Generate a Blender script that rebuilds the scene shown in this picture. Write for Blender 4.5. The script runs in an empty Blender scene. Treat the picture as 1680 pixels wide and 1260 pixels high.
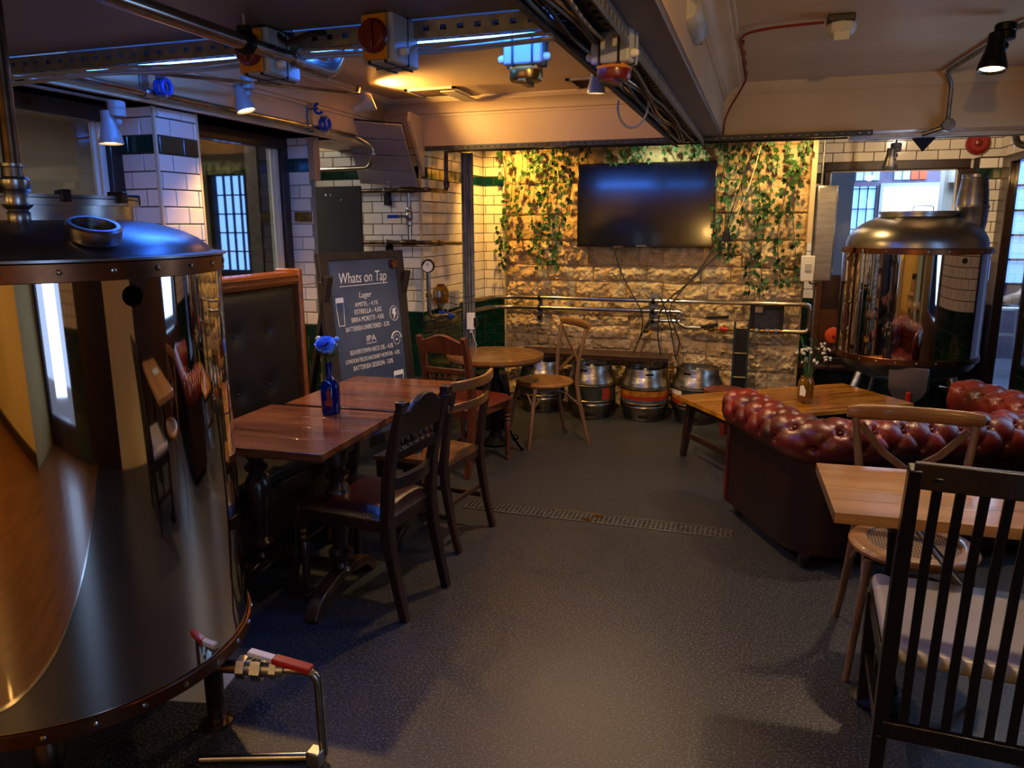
import bpy, bmesh, math, random
from mathutils import Vector, Matrix, noise
R = math.radians
PI = math.pi
sc = bpy.context.scene
COL = sc.collection
rnd = random.Random(7)

# ------------------------------------------------------------------ camera
cam_d = bpy.data.cameras.new('camera'); cam = bpy.data.objects.new('camera', cam_d); COL.objects.link(cam)
yaw, pit, rol = -0.31313, 0.206418, -0.003765
fw = Vector((math.sin(yaw)*math.cos(pit), math.cos(yaw)*math.cos(pit), -math.sin(pit)))
r0 = Vector((math.cos(yaw), -math.sin(yaw), 0)); u0 = r0.cross(fw)
rr = r0*math.cos(rol)+u0*math.sin(rol); uu = u0*math.cos(rol)-r0*math.sin(rol)
m = Matrix((rr, uu, -fw)).transposed().to_4x4(); m.translation = Vector((0, 0, 1.6)); cam.matrix_world = m
cam_d.sensor_fit = 'HORIZONTAL'; cam_d.sensor_width = 36; cam_d.lens = 36*1248.6/1680
cam_d.clip_start = .03; cam_d.clip_end = 60
sc.camera = cam
# ------------------------------------------------------------------ world, exposure
w = bpy.data.worlds.new('world'); sc.world = w; w.use_nodes = True
w.node_tree.nodes['Background'].inputs[0].default_value = (.42, .58, 1, 1)
w.node_tree.nodes['Background'].inputs[1].default_value = .9
vs = sc.view_settings
vs.view_transform = 'Standard'; vs.look = 'None'; vs.gamma = 1; vs.use_curve_mapping = False; vs.exposure = 0.9

def lamp(name, kind, loc, energy, col, to=None, **k):
    d = bpy.data.lights.new(name, kind); d.energy = energy; d.color = col
    for a, b in k.items(): setattr(d, a, b)
    o = bpy.data.objects.new(name, d); COL.objects.link(o); o.location = loc
    if to is not None:
        o.rotation_euler = (Vector(to)-Vector(loc)).to_track_quat('-Z', 'Y').to_euler()
    return o
WARM = (1, .70, .42); AMB = (1, .56, .16); COOL = (.36, .56, 1)
DAY = (.36, .58, 1)
# daylight at the windows of the right-hand wall and in the back room behind the glass
lamp('window_daylight', 'AREA', (1.95, 4.45, 1.45), 9, DAY, (0, 4.2, .6), shape='RECTANGLE', size=.9, size_y=1.3)
lamp('window_daylight', 'AREA', (1.95, -.7, 1.2), 7, DAY, (-1.5, 1.2, .6), shape='RECTANGLE', size=.42, size_y=1.7)
lamp('back_room_daylight', 'AREA', (1.8, 9.1, 2.6), 170, (.55, .70, 1), (1.2, 9.3, 0), shape='RECTANGLE', size=2.4, size_y=1.6)
lamp('side_room_fill', 'AREA', (-4.4, 4.0, 2.55), 60, (.95, .85, .7), (-4.4, 4.0, 0), shape='RECTANGLE', size=1.6, size_y=3)  # added warm area fill under the adjoining room ceiling, no fixture there
#lamp('entrance_daylight', 'AREA', (2.9, 6.4, 2.1), 60, (.35, .55, 1), (2.5, 6.4, 0), shape='RECTANGLE', size=1.2, size_y=1.2)
lamp('bar_fill', 'AREA', (-1.0, -1.6, 2.35), 15, (1, .66, .38), (-1.0, -2.0, 0), shape='RECTANGLE', size=2.6, size_y=1.6)  # added unseen warm area fill behind the camera, no fixture modelled

# ------------------------------------------------------------------ materials
def lin(c):
    if isinstance(c, str):
        c = c.lstrip('#'); c = [int(c[i:i+2], 16)/255 for i in (0, 2, 4)]
        c = [v/12.92 if v <= .04045 else ((v+.055)/1.055)**2.4 for v in c]
    return (c[0], c[1], c[2], 1)
def M(name, col, rough=.5, metal=0., col2=None, vs=6., bump=0., bs=60., coat=0., stretch=(1, 1, 1), rvar=0., emis=0., ecol=None, trans=0., ior=1.45, rand=0., detail=6, spec=None, lo=.35, hi=.65, alpha=1.):
    m = bpy.data.materials.new(name); m.use_nodes = True; nt = m.node_tree; N = nt.nodes; L = nt.links
    b = N['Principled BSDF']; b.inputs['Roughness'].default_value = rough; b.inputs['Metallic'].default_value = metal
    b.inputs['Base Color'].default_value = lin(col); b.inputs['Coat Weight'].default_value = coat; b.inputs['Coat Roughness'].default_value = .08
    b.inputs['IOR'].default_value = ior
    if spec is not None: b.inputs['Specular IOR Level'].default_value = spec
    if trans: b.inputs['Transmission Weight'].default_value = trans
    if alpha < 1: b.inputs['Alpha'].default_value = alpha
    if emis:
        b.inputs['Emission Color'].default_value = lin(ecol or col); b.inputs['Emission Strength'].default_value = emis
    tc = N.new('ShaderNodeTexCoord'); mp = N.new('ShaderNodeMapping'); mp.inputs['Scale'].default_value = stretch
    L.new(tc.outputs['Object'], mp.inputs['Vector'])
    if col2 is not None or rvar:
        n = N.new('ShaderNodeTexNoise'); n.inputs['Scale'].default_value = vs; n.inputs['Detail'].default_value = detail
        L.new(mp.outputs[0], n.inputs['Vector'])
        if col2 is not None:
            cr = N.new('ShaderNodeValToRGB'); cr.color_ramp.elements[0].position = lo; cr.color_ramp.elements[1].position = hi
            cr.color_ramp.elements[0].color = lin(col); cr.color_ramp.elements[1].color = lin(col2)
            L.new(n.outputs['Fac'], cr.inputs['Fac']); out = cr.outputs[0]
            if rand:
                oi = N.new('ShaderNodeObjectInfo'); hs = N.new('ShaderNodeHueSaturation')
                mr = N.new('ShaderNodeMapRange'); mr.inputs[3].default_value = 1-rand; mr.inputs[4].default_value = 1+rand
                L.new(oi.outputs['Random'], mr.inputs[0]); L.new(mr.outputs[0], hs.inputs['Value']); L.new(out, hs.inputs['Color']); out = hs.outputs[0]
            L.new(out, b.inputs['Base Color'])
        if rvar:
            mr = N.new('ShaderNodeMapRange'); mr.inputs[3].default_value = max(.02, rough-rvar); mr.inputs[4].default_value = rough+rvar
            L.new(n.outputs['Fac'], mr.inputs[0]); L.new(mr.outputs[0], b.inputs['Roughness'])
    if bump:
        n2 = N.new('ShaderNodeTexNoise'); n2.inputs['Scale'].default_value = bs; n2.inputs['Detail'].default_value = detail
        L.new(mp.outputs[0], n2.inputs['Vector'])
        bp = N.new('ShaderNodeBump'); bp.inputs['Strength'].default_value = bump; bp.inputs['Distance'].default_value = .01
        L.new(n2.outputs['Fac'], bp.inputs['Height']); L.new(bp.outputs[0], b.inputs['Normal'])
    return m
def wood(name, c1, c2, axis='Z', rough=.35, coat=.25, sc_=1.0, rand=.08, bump=.15):
    s = {'X': (1.2, 14, 14), 'Y': (14, 1.2, 14), 'Z': (14, 14, 1.2)}[axis]
    return M(name, c1, rough, col2=c2, vs=2.2*sc_, stretch=s, bump=bump, bs=9, coat=coat, rvar=.1, rand=rand, lo=.3, hi=.7, detail=8)
def planks(name, c1, c2, rough=.3, coat=.35):   # wood along X with long streaks
    return M(name, c1, rough, col2=c2, vs=1.7, stretch=(1.0, 9, 9), bump=.04, bs=6, coat=coat, rvar=.06, lo=.32, hi=.62, detail=9)
mt = {}
mt['tile_w'] = M('white_glazed_tile', '#cfc9ba', .12, col2='#dcd6c8', vs=3, bump=.06, bs=9, coat=.5, rand=.05, detail=2)
mt['tile_g'] = M('green_glazed_tile', '#04221a', .12, col2='#083122', vs=7, bump=.06, bs=9, coat=.5, rand=.15, detail=2)
mt['grout'] = M('dark_grout', '#2b241e', .9, col2='#3a3129', vs=30, bump=.2, bs=200)
mt['grout_l'] = M('light_grout', '#7d8078', .9, col2='#69706a', vs=30)
mt['paint'] = M('cream_paint', '#cbb08a', .42, col2='#c3a67f', vs=2.5, bump=.06, bs=6)
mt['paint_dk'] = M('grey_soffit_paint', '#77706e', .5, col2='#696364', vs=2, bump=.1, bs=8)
mt['plaster'] = M('room_plaster', '#8f8672', .8, col2='#857b68', vs=1.5)
mt['plaster_y'] = M('cream_wall', '#cdb878', .7, col2='#c4ad6a', vs=1.5)
mt['vinyl'] = M('dark_speckled_floor', '#1c1e22', .40, col2='#585a60', vs=120, bump=.15, bs=260, rvar=.08, lo=.50, hi=.72, detail=4)
mt['floor_wood'] = planks('orange_floor_boards', '#5c3514', '#7c4c1e', .42, .1)
mt['stone'] = M('sandstone', '#a0875f', .88, col2='#cbb28a', vs=9, bump=1., bs=30, rand=.16, detail=12, lo=.38, hi=.68)
for n_ in mt['stone'].node_tree.nodes:
    if n_.type == 'BUMP': n_.inputs['Distance'].default_value = .022
mt['mortar'] = M('lime_mortar', '#a08862', .95, col2='#b8a078', vs=18, bump=.8, bs=60, detail=10)
mt['steel_m'] = M('mirror_polished_steel', '#d6cfc6', .035, 1., bump=.035, bs=1.6, stretch=(1.6, 1.6, .35), detail=2)
mt['steel_b'] = M('brushed_steel', '#a9aaae', .3, 1., col2='#8f9195', vs=5, bump=.02, bs=40, rvar=.1, stretch=(1, 1, 5))
mt['steel_d'] = M('dull_dome_steel', '#8f9094', .33, 1., col2='#77787c', vs=3, rvar=.08)
mt['copper'] = M('aged_copper', '#8a5636', .34, 1., col2='#4c3426', vs=7, rvar=.14, lo=.3, hi=.72)
mt['pipe'] = M('stainless_pipe', '#b9b6ae', .2, 1., col2='#8b877f', vs=8, rvar=.07)
mt['pipe_dk'] = M('aged_copper_pipe', '#7d6a58', .32, 1., col2='#4b3b30', vs=14, rvar=.1)
mt['brass'] = M('brass_fitting', '#9c7b3f', .3, 1., col2='#6b5129', vs=20)
mt['galv'] = M('galvanised_steel', '#8b8e90', .4, .75, col2='#6c6f72', vs=22, rvar=.1)
mt['post'] = M('zinc_post', '#85888b', .45, .25, col2='#63666a', vs=12, rvar=.1)
mt['galv_dk'] = M('dark_grey_tray', '#45474b', .5, .7, col2='#393b3e', vs=20)  # darker grey steel for trays and backings
mt['black'] = M('black_plastic', '#0a0a0b', .4)
mt['blackm'] = M('black_iron', '#0c0d0f', .45, .6, bump=.3, bs=40)
mt['screen'] = M('tv_glass', '#020306', .13, 0, coat=.6, ior=1.6, rvar=.05, vs=3, stretch=(8, 1, .6))
mt['bezel'] = M('tv_bezel', '#060607', .2, coat=.4)
mt['cable'] = M('black_cable', '#0b0b0b', .5)
mt['cable_w'] = M('pale_cable', '#8d8a80', .5)
mt['cable_r'] = M('red_cable', '#7d1d10', .5)
mt['box_g'] = M('grey_enclosure', '#a5a7a6', .5, col2='#989a99', vs=6)
mt['yellow'] = M('yellow_plate', '#b5720c', .45)
mt['red'] = M('red_handle', '#a3150c', .35, coat=.2)
mt['redk'] = M('red_knob', '#5e1208', .35, coat=.2)
mt['white'] = M('white_plastic', '#c9c9c6', .4)
mt['blue'] = M('blue_clamp', '#123da8', .35, .2)
mt['lampg'] = M('grey_lamp_shade', '#8b9097', .38, .1)
mt['lens'] = M('lit_lamp_lens', '#ffdca0', .4, emis=14, ecol='#ffd08a')
mt['lens_hot'] = M('lit_warm_lens', '#ffb850', .4, emis=22, ecol='#ffb04a')
mt['tube'] = M('fluorescent_tube', '#5f8dff', .4, emis=20, ecol='#3f84ff')
mt['wood_r'] = wood('reddish_chair_wood', '#2e1810', '#170c08', 'Z', .3, .3)
mt['wood_c'] = wood('warm_chair_wood', '#5e2e18', '#371a0e', 'Z', .32, .3)
mt['wood_b'] = wood('golden_brown_chair_wood', '#3e2416', '#21130b', 'Z', .33, .25)
mt['wood_bt'] = wood('polished_ochre_wood', '#7e5428', '#583719', 'X', .28, .4)
mt['wood_o'] = wood('weathered_oak', '#78583a', '#4c3826', 'Z', .5, .1, bump=.3)
mt['wood_ot'] = wood('honey_oak', '#8c6030', '#67431f', 'X', .4, .2, bump=.3)
mt['wood_d'] = wood('espresso_wood', '#140a07', '#090504', 'Z', .3, .2)
mt['top1'] = planks('red_brown_table_top', '#3a1d10', '#704224', .18, .3)
mt['top1e'] = wood('table_edge', '#5b2c16', '#2b120a', 'Y', .4, .2)
mt['top2'] = planks('mottled_mango_top', '#5a3108', '#a8701f', .24, .45)
mt['top3'] = planks('honey_plank_top', '#755330', '#946c40', .22, .4)
mt['oakrail'] = wood('orange_oak_rail', '#84481c', '#5c2e10', 'Y', .3, .3)
mt['frame'] = wood('dark_brown_frame', '#2e150c', '#190b07', 'Z', .4, .25)
mt['frame2'] = wood('brown_sill', '#5f3215', '#3d1e0d', 'X', .4, .2)
mt['batten'] = wood('bare_pine_batten', '#b09070', '#8f7050', 'Z', .7, 0)
mt['leath_bk'] = M('black_leather', '#0d0d0c', .36, col2='#151411', vs=5, bump=.25, bs=160)
mt['leath_br'] = M('brown_leather', '#35120f', .3, col2='#1f0b0c', vs=4, bump=.2, bs=150, coat=.1)
mt['leath_rb'] = M('red_brown_leather', '#5e2418', .32, col2='#461a12', vs=4, bump=.2, bs=150, coat=.1)
mt['leath_r'] = M('oxblood_leather', '#68190f', .34, col2='#260c07', vs=5, bump=.22, bs=120, coat=.06, lo=.32, hi=.66)
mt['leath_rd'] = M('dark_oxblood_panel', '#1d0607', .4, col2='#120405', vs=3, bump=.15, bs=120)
mt['cushion_w'] = M('off_white_leatherette', '#a9a39a', .3, col2='#9c968d', vs=3, bump=.05, bs=30)
mt['chalk'] = M('chalkboard', '#34405a', .3, col2='#42506b', vs=2.5, rvar=.06)  # blue glare on the slate is put into its base colour
mt['chalkw'] = M('chalk_writing', '#c9cfda', .8, emis=0.)
mt['bframe'] = wood('dark_board_frame', '#2a201b', '#16100d', 'Z', .6, .05, bump=.35)
mt['board'] = M('matt_black_board', '#191817', .8, col2='#201f1e', vs=4)
mt['lou'] = M('grey_painted_boards', '#8b8684', .55, col2='#7e7977', vs=3)
mt['leaf'] = M('ivy_leaf', '#1d3a14', .5, col2='#2c5220', vs=12, rand=.4)
mt['leaf2'] = M('flower_leaf', '#1c4a22', .5, col2='#38662f', vs=12)
mt['stem'] = M('ivy_stem', '#2f2a14', .7)
mt['bluefl'] = M('blue_petals', '#3f7df0', .6, col2='#7fb0ff', vs=30)
mt['whitefl'] = M('white_blossom', '#c9bfa8', .7)
mt['glass_b'] = M('cobalt_glass', '#0a2f9a', .04, trans=.85, ior=1.45)
mt['glass_y'] = M('amber_glass', '#c9901a', .05, trans=.9, ior=1.45)
mt['glass_c'] = M('clear_glass', '#c6d0d8', .03, trans=1., ior=1.45)
mt['pane'] = M('window_glass', '#dfe6ea', .02, trans=1., ior=1.5)
mt['vent'] = M('rusty_vent_grille', '#3a2614', .7, .3, col2='#5a3d20', vs=20)
mt['cream_trim'] = M('cream_trim', '#b8a888', .5)
mt['sky'] = M('bright_daylight', '#ffffff', .5, emis=2.6, ecol='#cfe0ff')
mt['skyb'] = M('blue_daylight', '#7fb0ff', .5, emis=1.3, ecol='#6d9dff')
mt['brick'] = M('violet_brick', '#4b475c', .8, col2='#5c5668', vs=6)
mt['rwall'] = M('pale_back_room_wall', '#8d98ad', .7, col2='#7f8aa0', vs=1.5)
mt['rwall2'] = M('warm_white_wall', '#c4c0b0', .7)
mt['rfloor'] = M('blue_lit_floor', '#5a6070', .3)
mt['orange'] = M('orange_terracotta', '#b8400f', .5)
mt['fire'] = M('alarm_red', '#7c1a14', .4)
mt['cane'] = None
mt['mblack'] = M('matt_black', '#030303', .95, spec=.05)
mt['navy'] = M('navy_bunting', '#141a2c', .8)
mt['cloth'] = M('beige_striped_cloth', '#a08672', .9, col2='#5e4c44', vs=6, stretch=(1, 1, 8))
mt['paper'] = M('pale_floor_tile', '#8b8f96', .5)
mt['teal'] = M('grey_blue_metal', '#2b3a42', .4, .6)
mt['cask'] = M('worn_keg_steel', '#a09a90', .3, 1., col2='#5f5a52', vs=6, bump=.25, bs=18, rvar=.12, stretch=(1, 1, 2.5))
mt['wb'] = M('washed_label_red', '#8c2a12', .5, .2)
mt['wy'] = M('washed_label_yellow', '#a8741a', .5, .2, col2='#7a2c12', vs=9)
mt['wbl'] = M('washed_label_blue', '#3a4a66', .4, .4, col2='#57606c', vs=9)
mt['wgr'] = M('washed_label_dark', '#1e2a1e', .5, .2, col2='#33302a', vs=9)
mt['tube2'] = M('fluorescent_tube_bright', '#5f8dff', .4, emis=52, ecol='#3f84ff')
mt['sp'] = M('floor_seam', '#383a42', .6)

# ------------------------------------------------------------------ mesh builder
class MB:
    def __init__(s): s.v = []; s.f = []; s.m = []; s.cm = 0
    def add(s, vs, fs, mx=None):
        o = len(s.v)
        s.v += [(mx @ Vector(p)) if mx else Vector(p) for p in vs]
        s.f += [tuple(i+o for i in f) for f in fs]; s.m += [s.cm]*len(fs); return s
    def box(s, a, b, mx=None):
        x0, y0, z0 = a; x1, y1, z1 = b
        return s.add([(x0, y0, z0), (x1, y0, z0), (x1, y1, z0), (x0, y1, z0), (x0, y0, z1), (x1, y0, z1), (x1, y1, z1), (x0, y1, z1)],
                     [(0, 3, 2, 1), (4, 5, 6, 7), (0, 1, 5, 4), (1, 2, 6, 5), (2, 3, 7, 6), (3, 0, 4, 7)], mx)
    def cb(s, c, d, mx=None):
        return s.box([c[i]-d[i]/2 for i in range(3)], [c[i]+d[i]/2 for i in range(3)], mx)
    def lathe(s, prof, c=(0, 0, 0), n=24, mx=None, cap=True):
        vs = []; fs = []
        for (r, z) in prof:
            for k in range(n):
                a = 2*PI*k/n; vs.append((c[0]+r*math.cos(a), c[1]+r*math.sin(a), c[2]+z))
        for i in range(len(prof)-1):
            for k in range(n):
                k2 = (k+1) % n; fs.append((i*n+k, i*n+k2, (i+1)*n+k2, (i+1)*n+k))
        if cap:
            fs.append(tuple(range(n))[::-1]); fs.append(tuple(range((len(prof)-1)*n, len(prof)*n)))
        return s.add(vs, fs, mx)
    def cyl(s, a, b, r, r2=None, n=12):
        a = Vector(a); b = Vector(b); d = b-a; r2 = r if r2 is None else r2
        mx = Matrix.Translation(a) @ d.to_track_quat('Z', 'Y').to_matrix().to_4x4()
        return s.lathe([(r, 0), (r2, d.length)], n=n, mx=mx)
    def lathe_ax(s, prof, a, b, n=14):     # profile along the axis a -> b (z given 0..1)
        a = Vector(a); b = Vector(b); d = b-a
        mx = Matrix.Translation(a) @ d.to_track_quat('Z', 'Y').to_matrix().to_4x4()
        return s.lathe([(r, z*d.length) for r, z in prof], n=n, mx=mx)
    def sweep(s, pts, ry, rx=None, n=8, up=(0, 0, 1), square=False, closed=False):
        # tube / bar through pts; ry, rx: half sizes (float or list)
        pts = [Vector(p) for p in pts]; N = len(pts)
        ry = ry if isinstance(ry, (list, tuple)) else [ry]*N
        rx = ry if rx is None else (rx if isinstance(rx, (list, tuple)) else [rx]*N)
        vs = []; up = Vector(up); q0 = None
        for i, p in enumerate(pts):
            if closed: t = (pts[(i+1) % N]-pts[i-1]).normalized()
            else: t = (pts[min(i+1, N-1)]-pts[max(i-1, 0)]).normalized()
            a = up.cross(t)
            if a.length < 1e-3: a = (q0 if q0 is not None else Vector((1, 0, 0)))
            a = a-t*a.dot(t); a.normalize()
            if q0 is not None and not square and a.dot(q0) < 0: a = -a
            q0 = a; b = t.cross(a)
            if square: cs = [(-1, -1), (1, -1), (1, 1), (-1, 1)]
            else: cs = [(math.cos(2*PI*k/n), math.sin(2*PI*k/n)) for k in range(n)]
            vs += [p+a*(c[0]*rx[i])+b*(c[1]*ry[i]) for c in cs]
        n = 4 if square else n; fs = []
        for i in range(N if closed else N-1):
            j = (i+1) % N
            for k in range(n):
                k2 = (k+1) % n; fs.append((i*n+k, i*n+k2, j*n+k2, j*n+k))
        if not closed: fs += [tuple(range(n))[::-1], tuple(range((N-1)*n, N*n))]
        return s.add(vs, fs)
    def prism(s, poly, t, mx=None):   # poly in XZ, thickness along Y (centred)
        n = len(poly)
        vs = [(x, -t/2, z) for x, z in poly]+[(x, t/2, z) for x, z in poly]
        fs = [tuple(range(n)), tuple(range(n, 2*n))[::-1]]+[(i, i+n, (i+1) % n+n, (i+1) % n) for i in range(n)]
        return s.add(vs, fs, mx)
    def ball(s, c, r, n=10, sz=(1, 1, 1)):
        prof = [(max(1e-4, r*math.sin(PI*i/(n//2+1))), -r*math.cos(PI*i/(n//2+1))) for i in range(n//2+2)]
        return s.lathe([(a, b*sz[2]) for a, b in prof], c=c, n=n)
    def build(s, name, mat, parent=None, smooth=40, bevel=0, seg=2):
        me = bpy.data.meshes.new(name); me.from_pydata([tuple(v) for v in s.v], [], s.f)
        for mm in (mat if isinstance(mat, (list, tuple)) else [mat]): me.materials.append(mt[mm] if isinstance(mm, str) else mm)
        for p, k in zip(me.polygons, s.m): p.material_index = k
        bm = bmesh.new(); bm.from_mesh(me); bmesh.ops.recalc_face_normals(bm, faces=bm.faces); bm.to_mesh(me); bm.free()
        if smooth:
            me.shade_smooth(); me.set_sharp_from_angle(angle=R(smooth))
        me.update()
        o = bpy.data.objects.new(name, me); COL.objects.link(o)
        if parent: o.parent = parent
        if bevel:
            b = o.modifiers.new('bevel', 'BEVEL'); b.width = bevel; b.segments = seg; b.limit_method = 'ANGLE'; b.angle_limit = R(35)
        return o
def arc(c, r, a0, a1, n, pl='xz', k=0):
    o = []
    for i in range(n+1):
        a = R(a0+(a1-a0)*i/n); u, v = c[0]+r*math.cos(a), c[1]+r*math.sin(a)
        o.append({'xz': (u, k, v), 'xy': (u, v, k), 'yz': (k, u, v)}[pl])
    return o
def bend(pts, r=.04, n=5):      # round the corners of a polyline
    pts = [Vector(p) for p in pts]; out = [pts[0]]
    for i in range(1, len(pts)-1):
        a, b, c = pts[i-1], pts[i], pts[i+1]; d1 = (a-b); d2 = (c-b)
        rr_ = min(r, d1.length*.49, d2.length*.49); p = b+d1.normalized()*rr_; q = b+d2.normalized()*rr_
        for k in range(n+1):
            t = k/n; out.append(p*(1-t)**2+b*2*t*(1-t)+q*t*t)
    out.append(pts[-1]); return out
def mx(loc=(0, 0, 0), rz=0, rx=0, ry=0):
    return Matrix.Translation(Vector(loc)) @ Matrix.Rotation(rz, 4, 'Z') @ Matrix.Rotation(rx, 4, 'X') @ Matrix.Rotation(ry, 4, 'Y')
def tag(o, label=None, cat=None, group=None, kind=None):
    if label: o['label'] = label
    if cat: o['category'] = cat
    if group: o['group'] = group
    if kind: o['kind'] = kind
    return o
def thing(name, label, cat, loc=(0, 0, 0), rz=0, group=None):
    o = bpy.data.objects.new(name, None); COL.objects.link(o); o.location = loc; o.rotation_euler = (0, 0, rz)
    o.empty_display_size = .05
    return tag(o, label, cat, group)
def struct(o, label=None): o['kind'] = 'structure'; (label and o.__setitem__('label', label)); return o
def copy_tree(o, parent=None):
    c = o.copy(); COL.objects.link(c)
    if parent: c.parent = parent
    for ch in [x for x in COL.objects if x.parent == o]: copy_tree(ch, c)
    return c
def inst(src, parent, loc, rot=(0, 0, 0), s=None):
    c = src.copy(); COL.objects.link(c); c.parent = parent; c.location = loc; c.rotation_euler = rot
    if s: c.scale = s
    return c
def rbox(a, b, r=.01):
    """rounded box through a bevel modifier-free chamfer"""
    mb = MB(); mb.box(a, b); return mb

# ------------------------------------------------------------------ setting
ZC, ZS = 2.47, 2.15
fl = MB().box((-3.4, .44, -.1), (4.2, 7.4, 0)).build('floor', 'vinyl'); struct(fl, 'dark speckled vinyl floor')
fl2 = MB().box((-3.4, -3.6, -.1), (4.2, .43, 0)).build('floor', 'floor_wood'); struct(fl2, 'orange wooden board floor behind the camera')
st = MB().box((-3.0, .43, -.09), (1.78, .455, .004)).build('trim_1', 'steel_b'); struct(st)
for (a, b) in (((-1.9, 1.55), (1.0, 1.55)),):
    struct(MB().box((-1.75, 1.83, -.002), (-.9, 1.834, .0006)).build('trim_2', 'sp'))
# ceilings
ceil = MB().box((-3.3, 2.05, ZC), (-.5, 5.35, ZC+.1)).build('ceiling', 'paint'); struct(ceil, 'cream ceiling of the middle bay')
struct(MB().box((-.36, -3.6, ZC), (4.2, 5.35, ZC+.1)).build('ceiling', 'paint'), 'cream ceiling of the right bay')
struct(MB().box((-3.4, 5.35, ZC), (4.2, 7.4, ZC+.1)).build('ceiling', 'paint'), 'ceiling above the stone wall')
struct(MB().box((-3.4, -3.6, 2.42), (-.3, .2, 2.52)).build('ceiling', 'paint'), 'ceiling behind the camera')
# beams
struct(MB().box((-3.1, -3.6, ZS), (-2.72, 5.3, ZC+.02)).build('beam', 'paint', bevel=.004), 'cream beam above the left windows')
struct(MB().box((-3.4, 5.3, ZS), (4.2, 5.55, ZC+.02)).build('beam', 'paint', bevel=.004), 'cream cross beam in front of the stone wall')
struct(MB().box((-.57, -3.6, ZS), (-.29, 5.3, ZC+.02)).build('beam', 'paint_dk', bevel=.004), 'grey soffit of the lengthwise beam')
struct(MB().box((-2.72, .15, ZS), (-.57, 2.05, ZC+.04)).build('beam', 'paint_dk', bevel=.004), 'grey near cross beam')
struct(MB().box((-.292, -3.6, ZS+.02), (-.286, 5.3, ZC)).build('beam', 'paint'), 'painted right face of the lengthwise beam')
def cornice(p0, p1, out, prof, name='trim_3'):
    p0 = Vector(p0); p1 = Vector(p1); out = Vector(out); n = len(prof)
    vs = [p0+out*d+Vector((0, 0, z)) for d, z in prof]+[p1+out*d+Vector((0, 0, z)) for d, z in prof]
    fs = [(i, (i+1) % n, (i+1) % n+n, i+n) for i in range(n)]+[tuple(range(n)), tuple(range(n, 2*n))[::-1]]
    return struct(MB().add(vs, fs).build(name, 'paint', smooth=25))
def cprof(w_=.13, h=.13):
    pts = [(0, -h), (.012, -h), (.012, -h+.016), (.022, -h+.02)]
    for i in range(7):
        a = R(90*i/6); pts.append((.026+(w_-.06)*(1-math.cos(a)), -h+.022+(h-.05)*math.sin(a)))
    pts += [(w_-.026, -.024), (w_-.02, -.016), (w_-.006, -.016), (w_, -.008), (w_, 0), (0, 0)]
    return pts
cornice((-2.72, 5.3, ZC), (-.57, 5.3, ZC), (0, -1, 0), cprof(.14, .11))
cornice((-2.72, 2.05, ZC), (-2.72, 5.3, ZC), (1, 0, 0), cprof(.17, .15))
cornice((-.288, -2, ZC), (-.288, 5.3, ZC), (1, 0, 0), cprof(.13, .10))
cornice((-.288, 5.3, ZC), (4.0, 5.3, ZC), (0, -1, 0), [(0, -.07), (.012, -.07), (.03, -.02), (.03, 0), (0, 0)])

# tiled walls -----------------------------------------------------------------
TW, TP, ZG = .16, .0825, .948
_tc = {}
def tile_mesh(w_, h, mname):
    k = (round(w_, 3), round(h, 3), mname)
    if k in _tc: return _tc[k]
    g = .0027; c = .0025; d = .006
    x0, x1, z0, z1 = g, w_-g, g, h-g
    vs = [(x0, 0, z0), (x1, 0, z0), (x1, 0, z1), (x0, 0, z1), (x0, -d+c, z0), (x1, -d+c, z0), (x1, -d+c, z1), (x0, -d+c, z1),
          (x0+c, -d, z0+c), (x1-c, -d, z0+c), (x1-c, -d, z1-c), (x0+c, -d, z1-c)]
    fs = [(0, 1, 5, 4), (1, 2, 6, 5), (2, 3, 7, 6), (3, 0, 4, 7), (4, 5, 9, 8), (5, 6, 10, 9), (6, 7, 11, 10), (7, 4, 8, 11), (8, 9, 10, 11)]
    me = bpy.data.meshes.new('tile'); me.from_pydata(vs, [], fs); me.materials.append(mt[mname]); me.update()
    _tc[k] = me; return me
def tile_run(parent, O, ang, width, z0, z1, off=0., holes=()):
    """tiles facing local -Y; O=(x,y) of the left end; ang = direction of the run"""
    U = Vector((math.cos(ang), math.sin(ang), 0)); k = math.floor((z0-ZG)/TP+1e-6)
    while ZG+k*TP < z1-.01:
        a = max(z0, ZG+k*TP); b = min(z1, ZG+(k+1)*TP)
        if b-a > .012:
            mname = 'tile_g' if (k < 0 or k == 12) else 'tile_w'
            x = -TW+(off+(TW/2 if k % 2 else 0)) % TW
            while x < width:
                segs = [(max(0, x), min(width, x+TW))]
                for hx0, hx1, hz0, hz1 in holes:
                    if hz0 < (a+b)/2 < hz1:
                        ns = []
                        for s0, s1 in segs:
                            if hx0 > s0: ns.append((s0, min(s1, hx0)))
                            if hx1 < s1: ns.append((max(s0, hx1), s1))
                        segs = ns
                for s0, s1 in segs:
                    if s1-s0 > .012:
                        o = bpy.data.objects.new('tile', tile_mesh(s1-s0, b-a, mname)); COL.objects.link(o); o.parent = parent
                        p = Vector((O[0], O[1], a))+U*s0; o.location = p
                        o.rotation_euler = (rnd.uniform(-.004, .004), 0, ang+rnd.uniform(-.006, .006))
                x += TW
        k += 1
wl = struct(MB().box((-3.12, 3.052, 0), (-2.752, 3.34, 2.17)).build('wall_left', 'grout'), 'tiled pillar between the two left windows')
tile_run(wl, (-2.96, 3.052), 0, .205, 1.1, 2.15, .05)
tile_run(wl, (-2.752, 3.052), PI/2, .288, 1.1, 2.15, .02)
struct(MB().box((-2.758, 3.043, 1.1), (-2.744, 3.057, 2.15)).build('trim_4', 'cream_trim'))
struct(MB().box((-2.758, 3.333, 1.1), (-2.744, 3.347, 2.15)).build('trim_4', 'cream_trim'))
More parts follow.
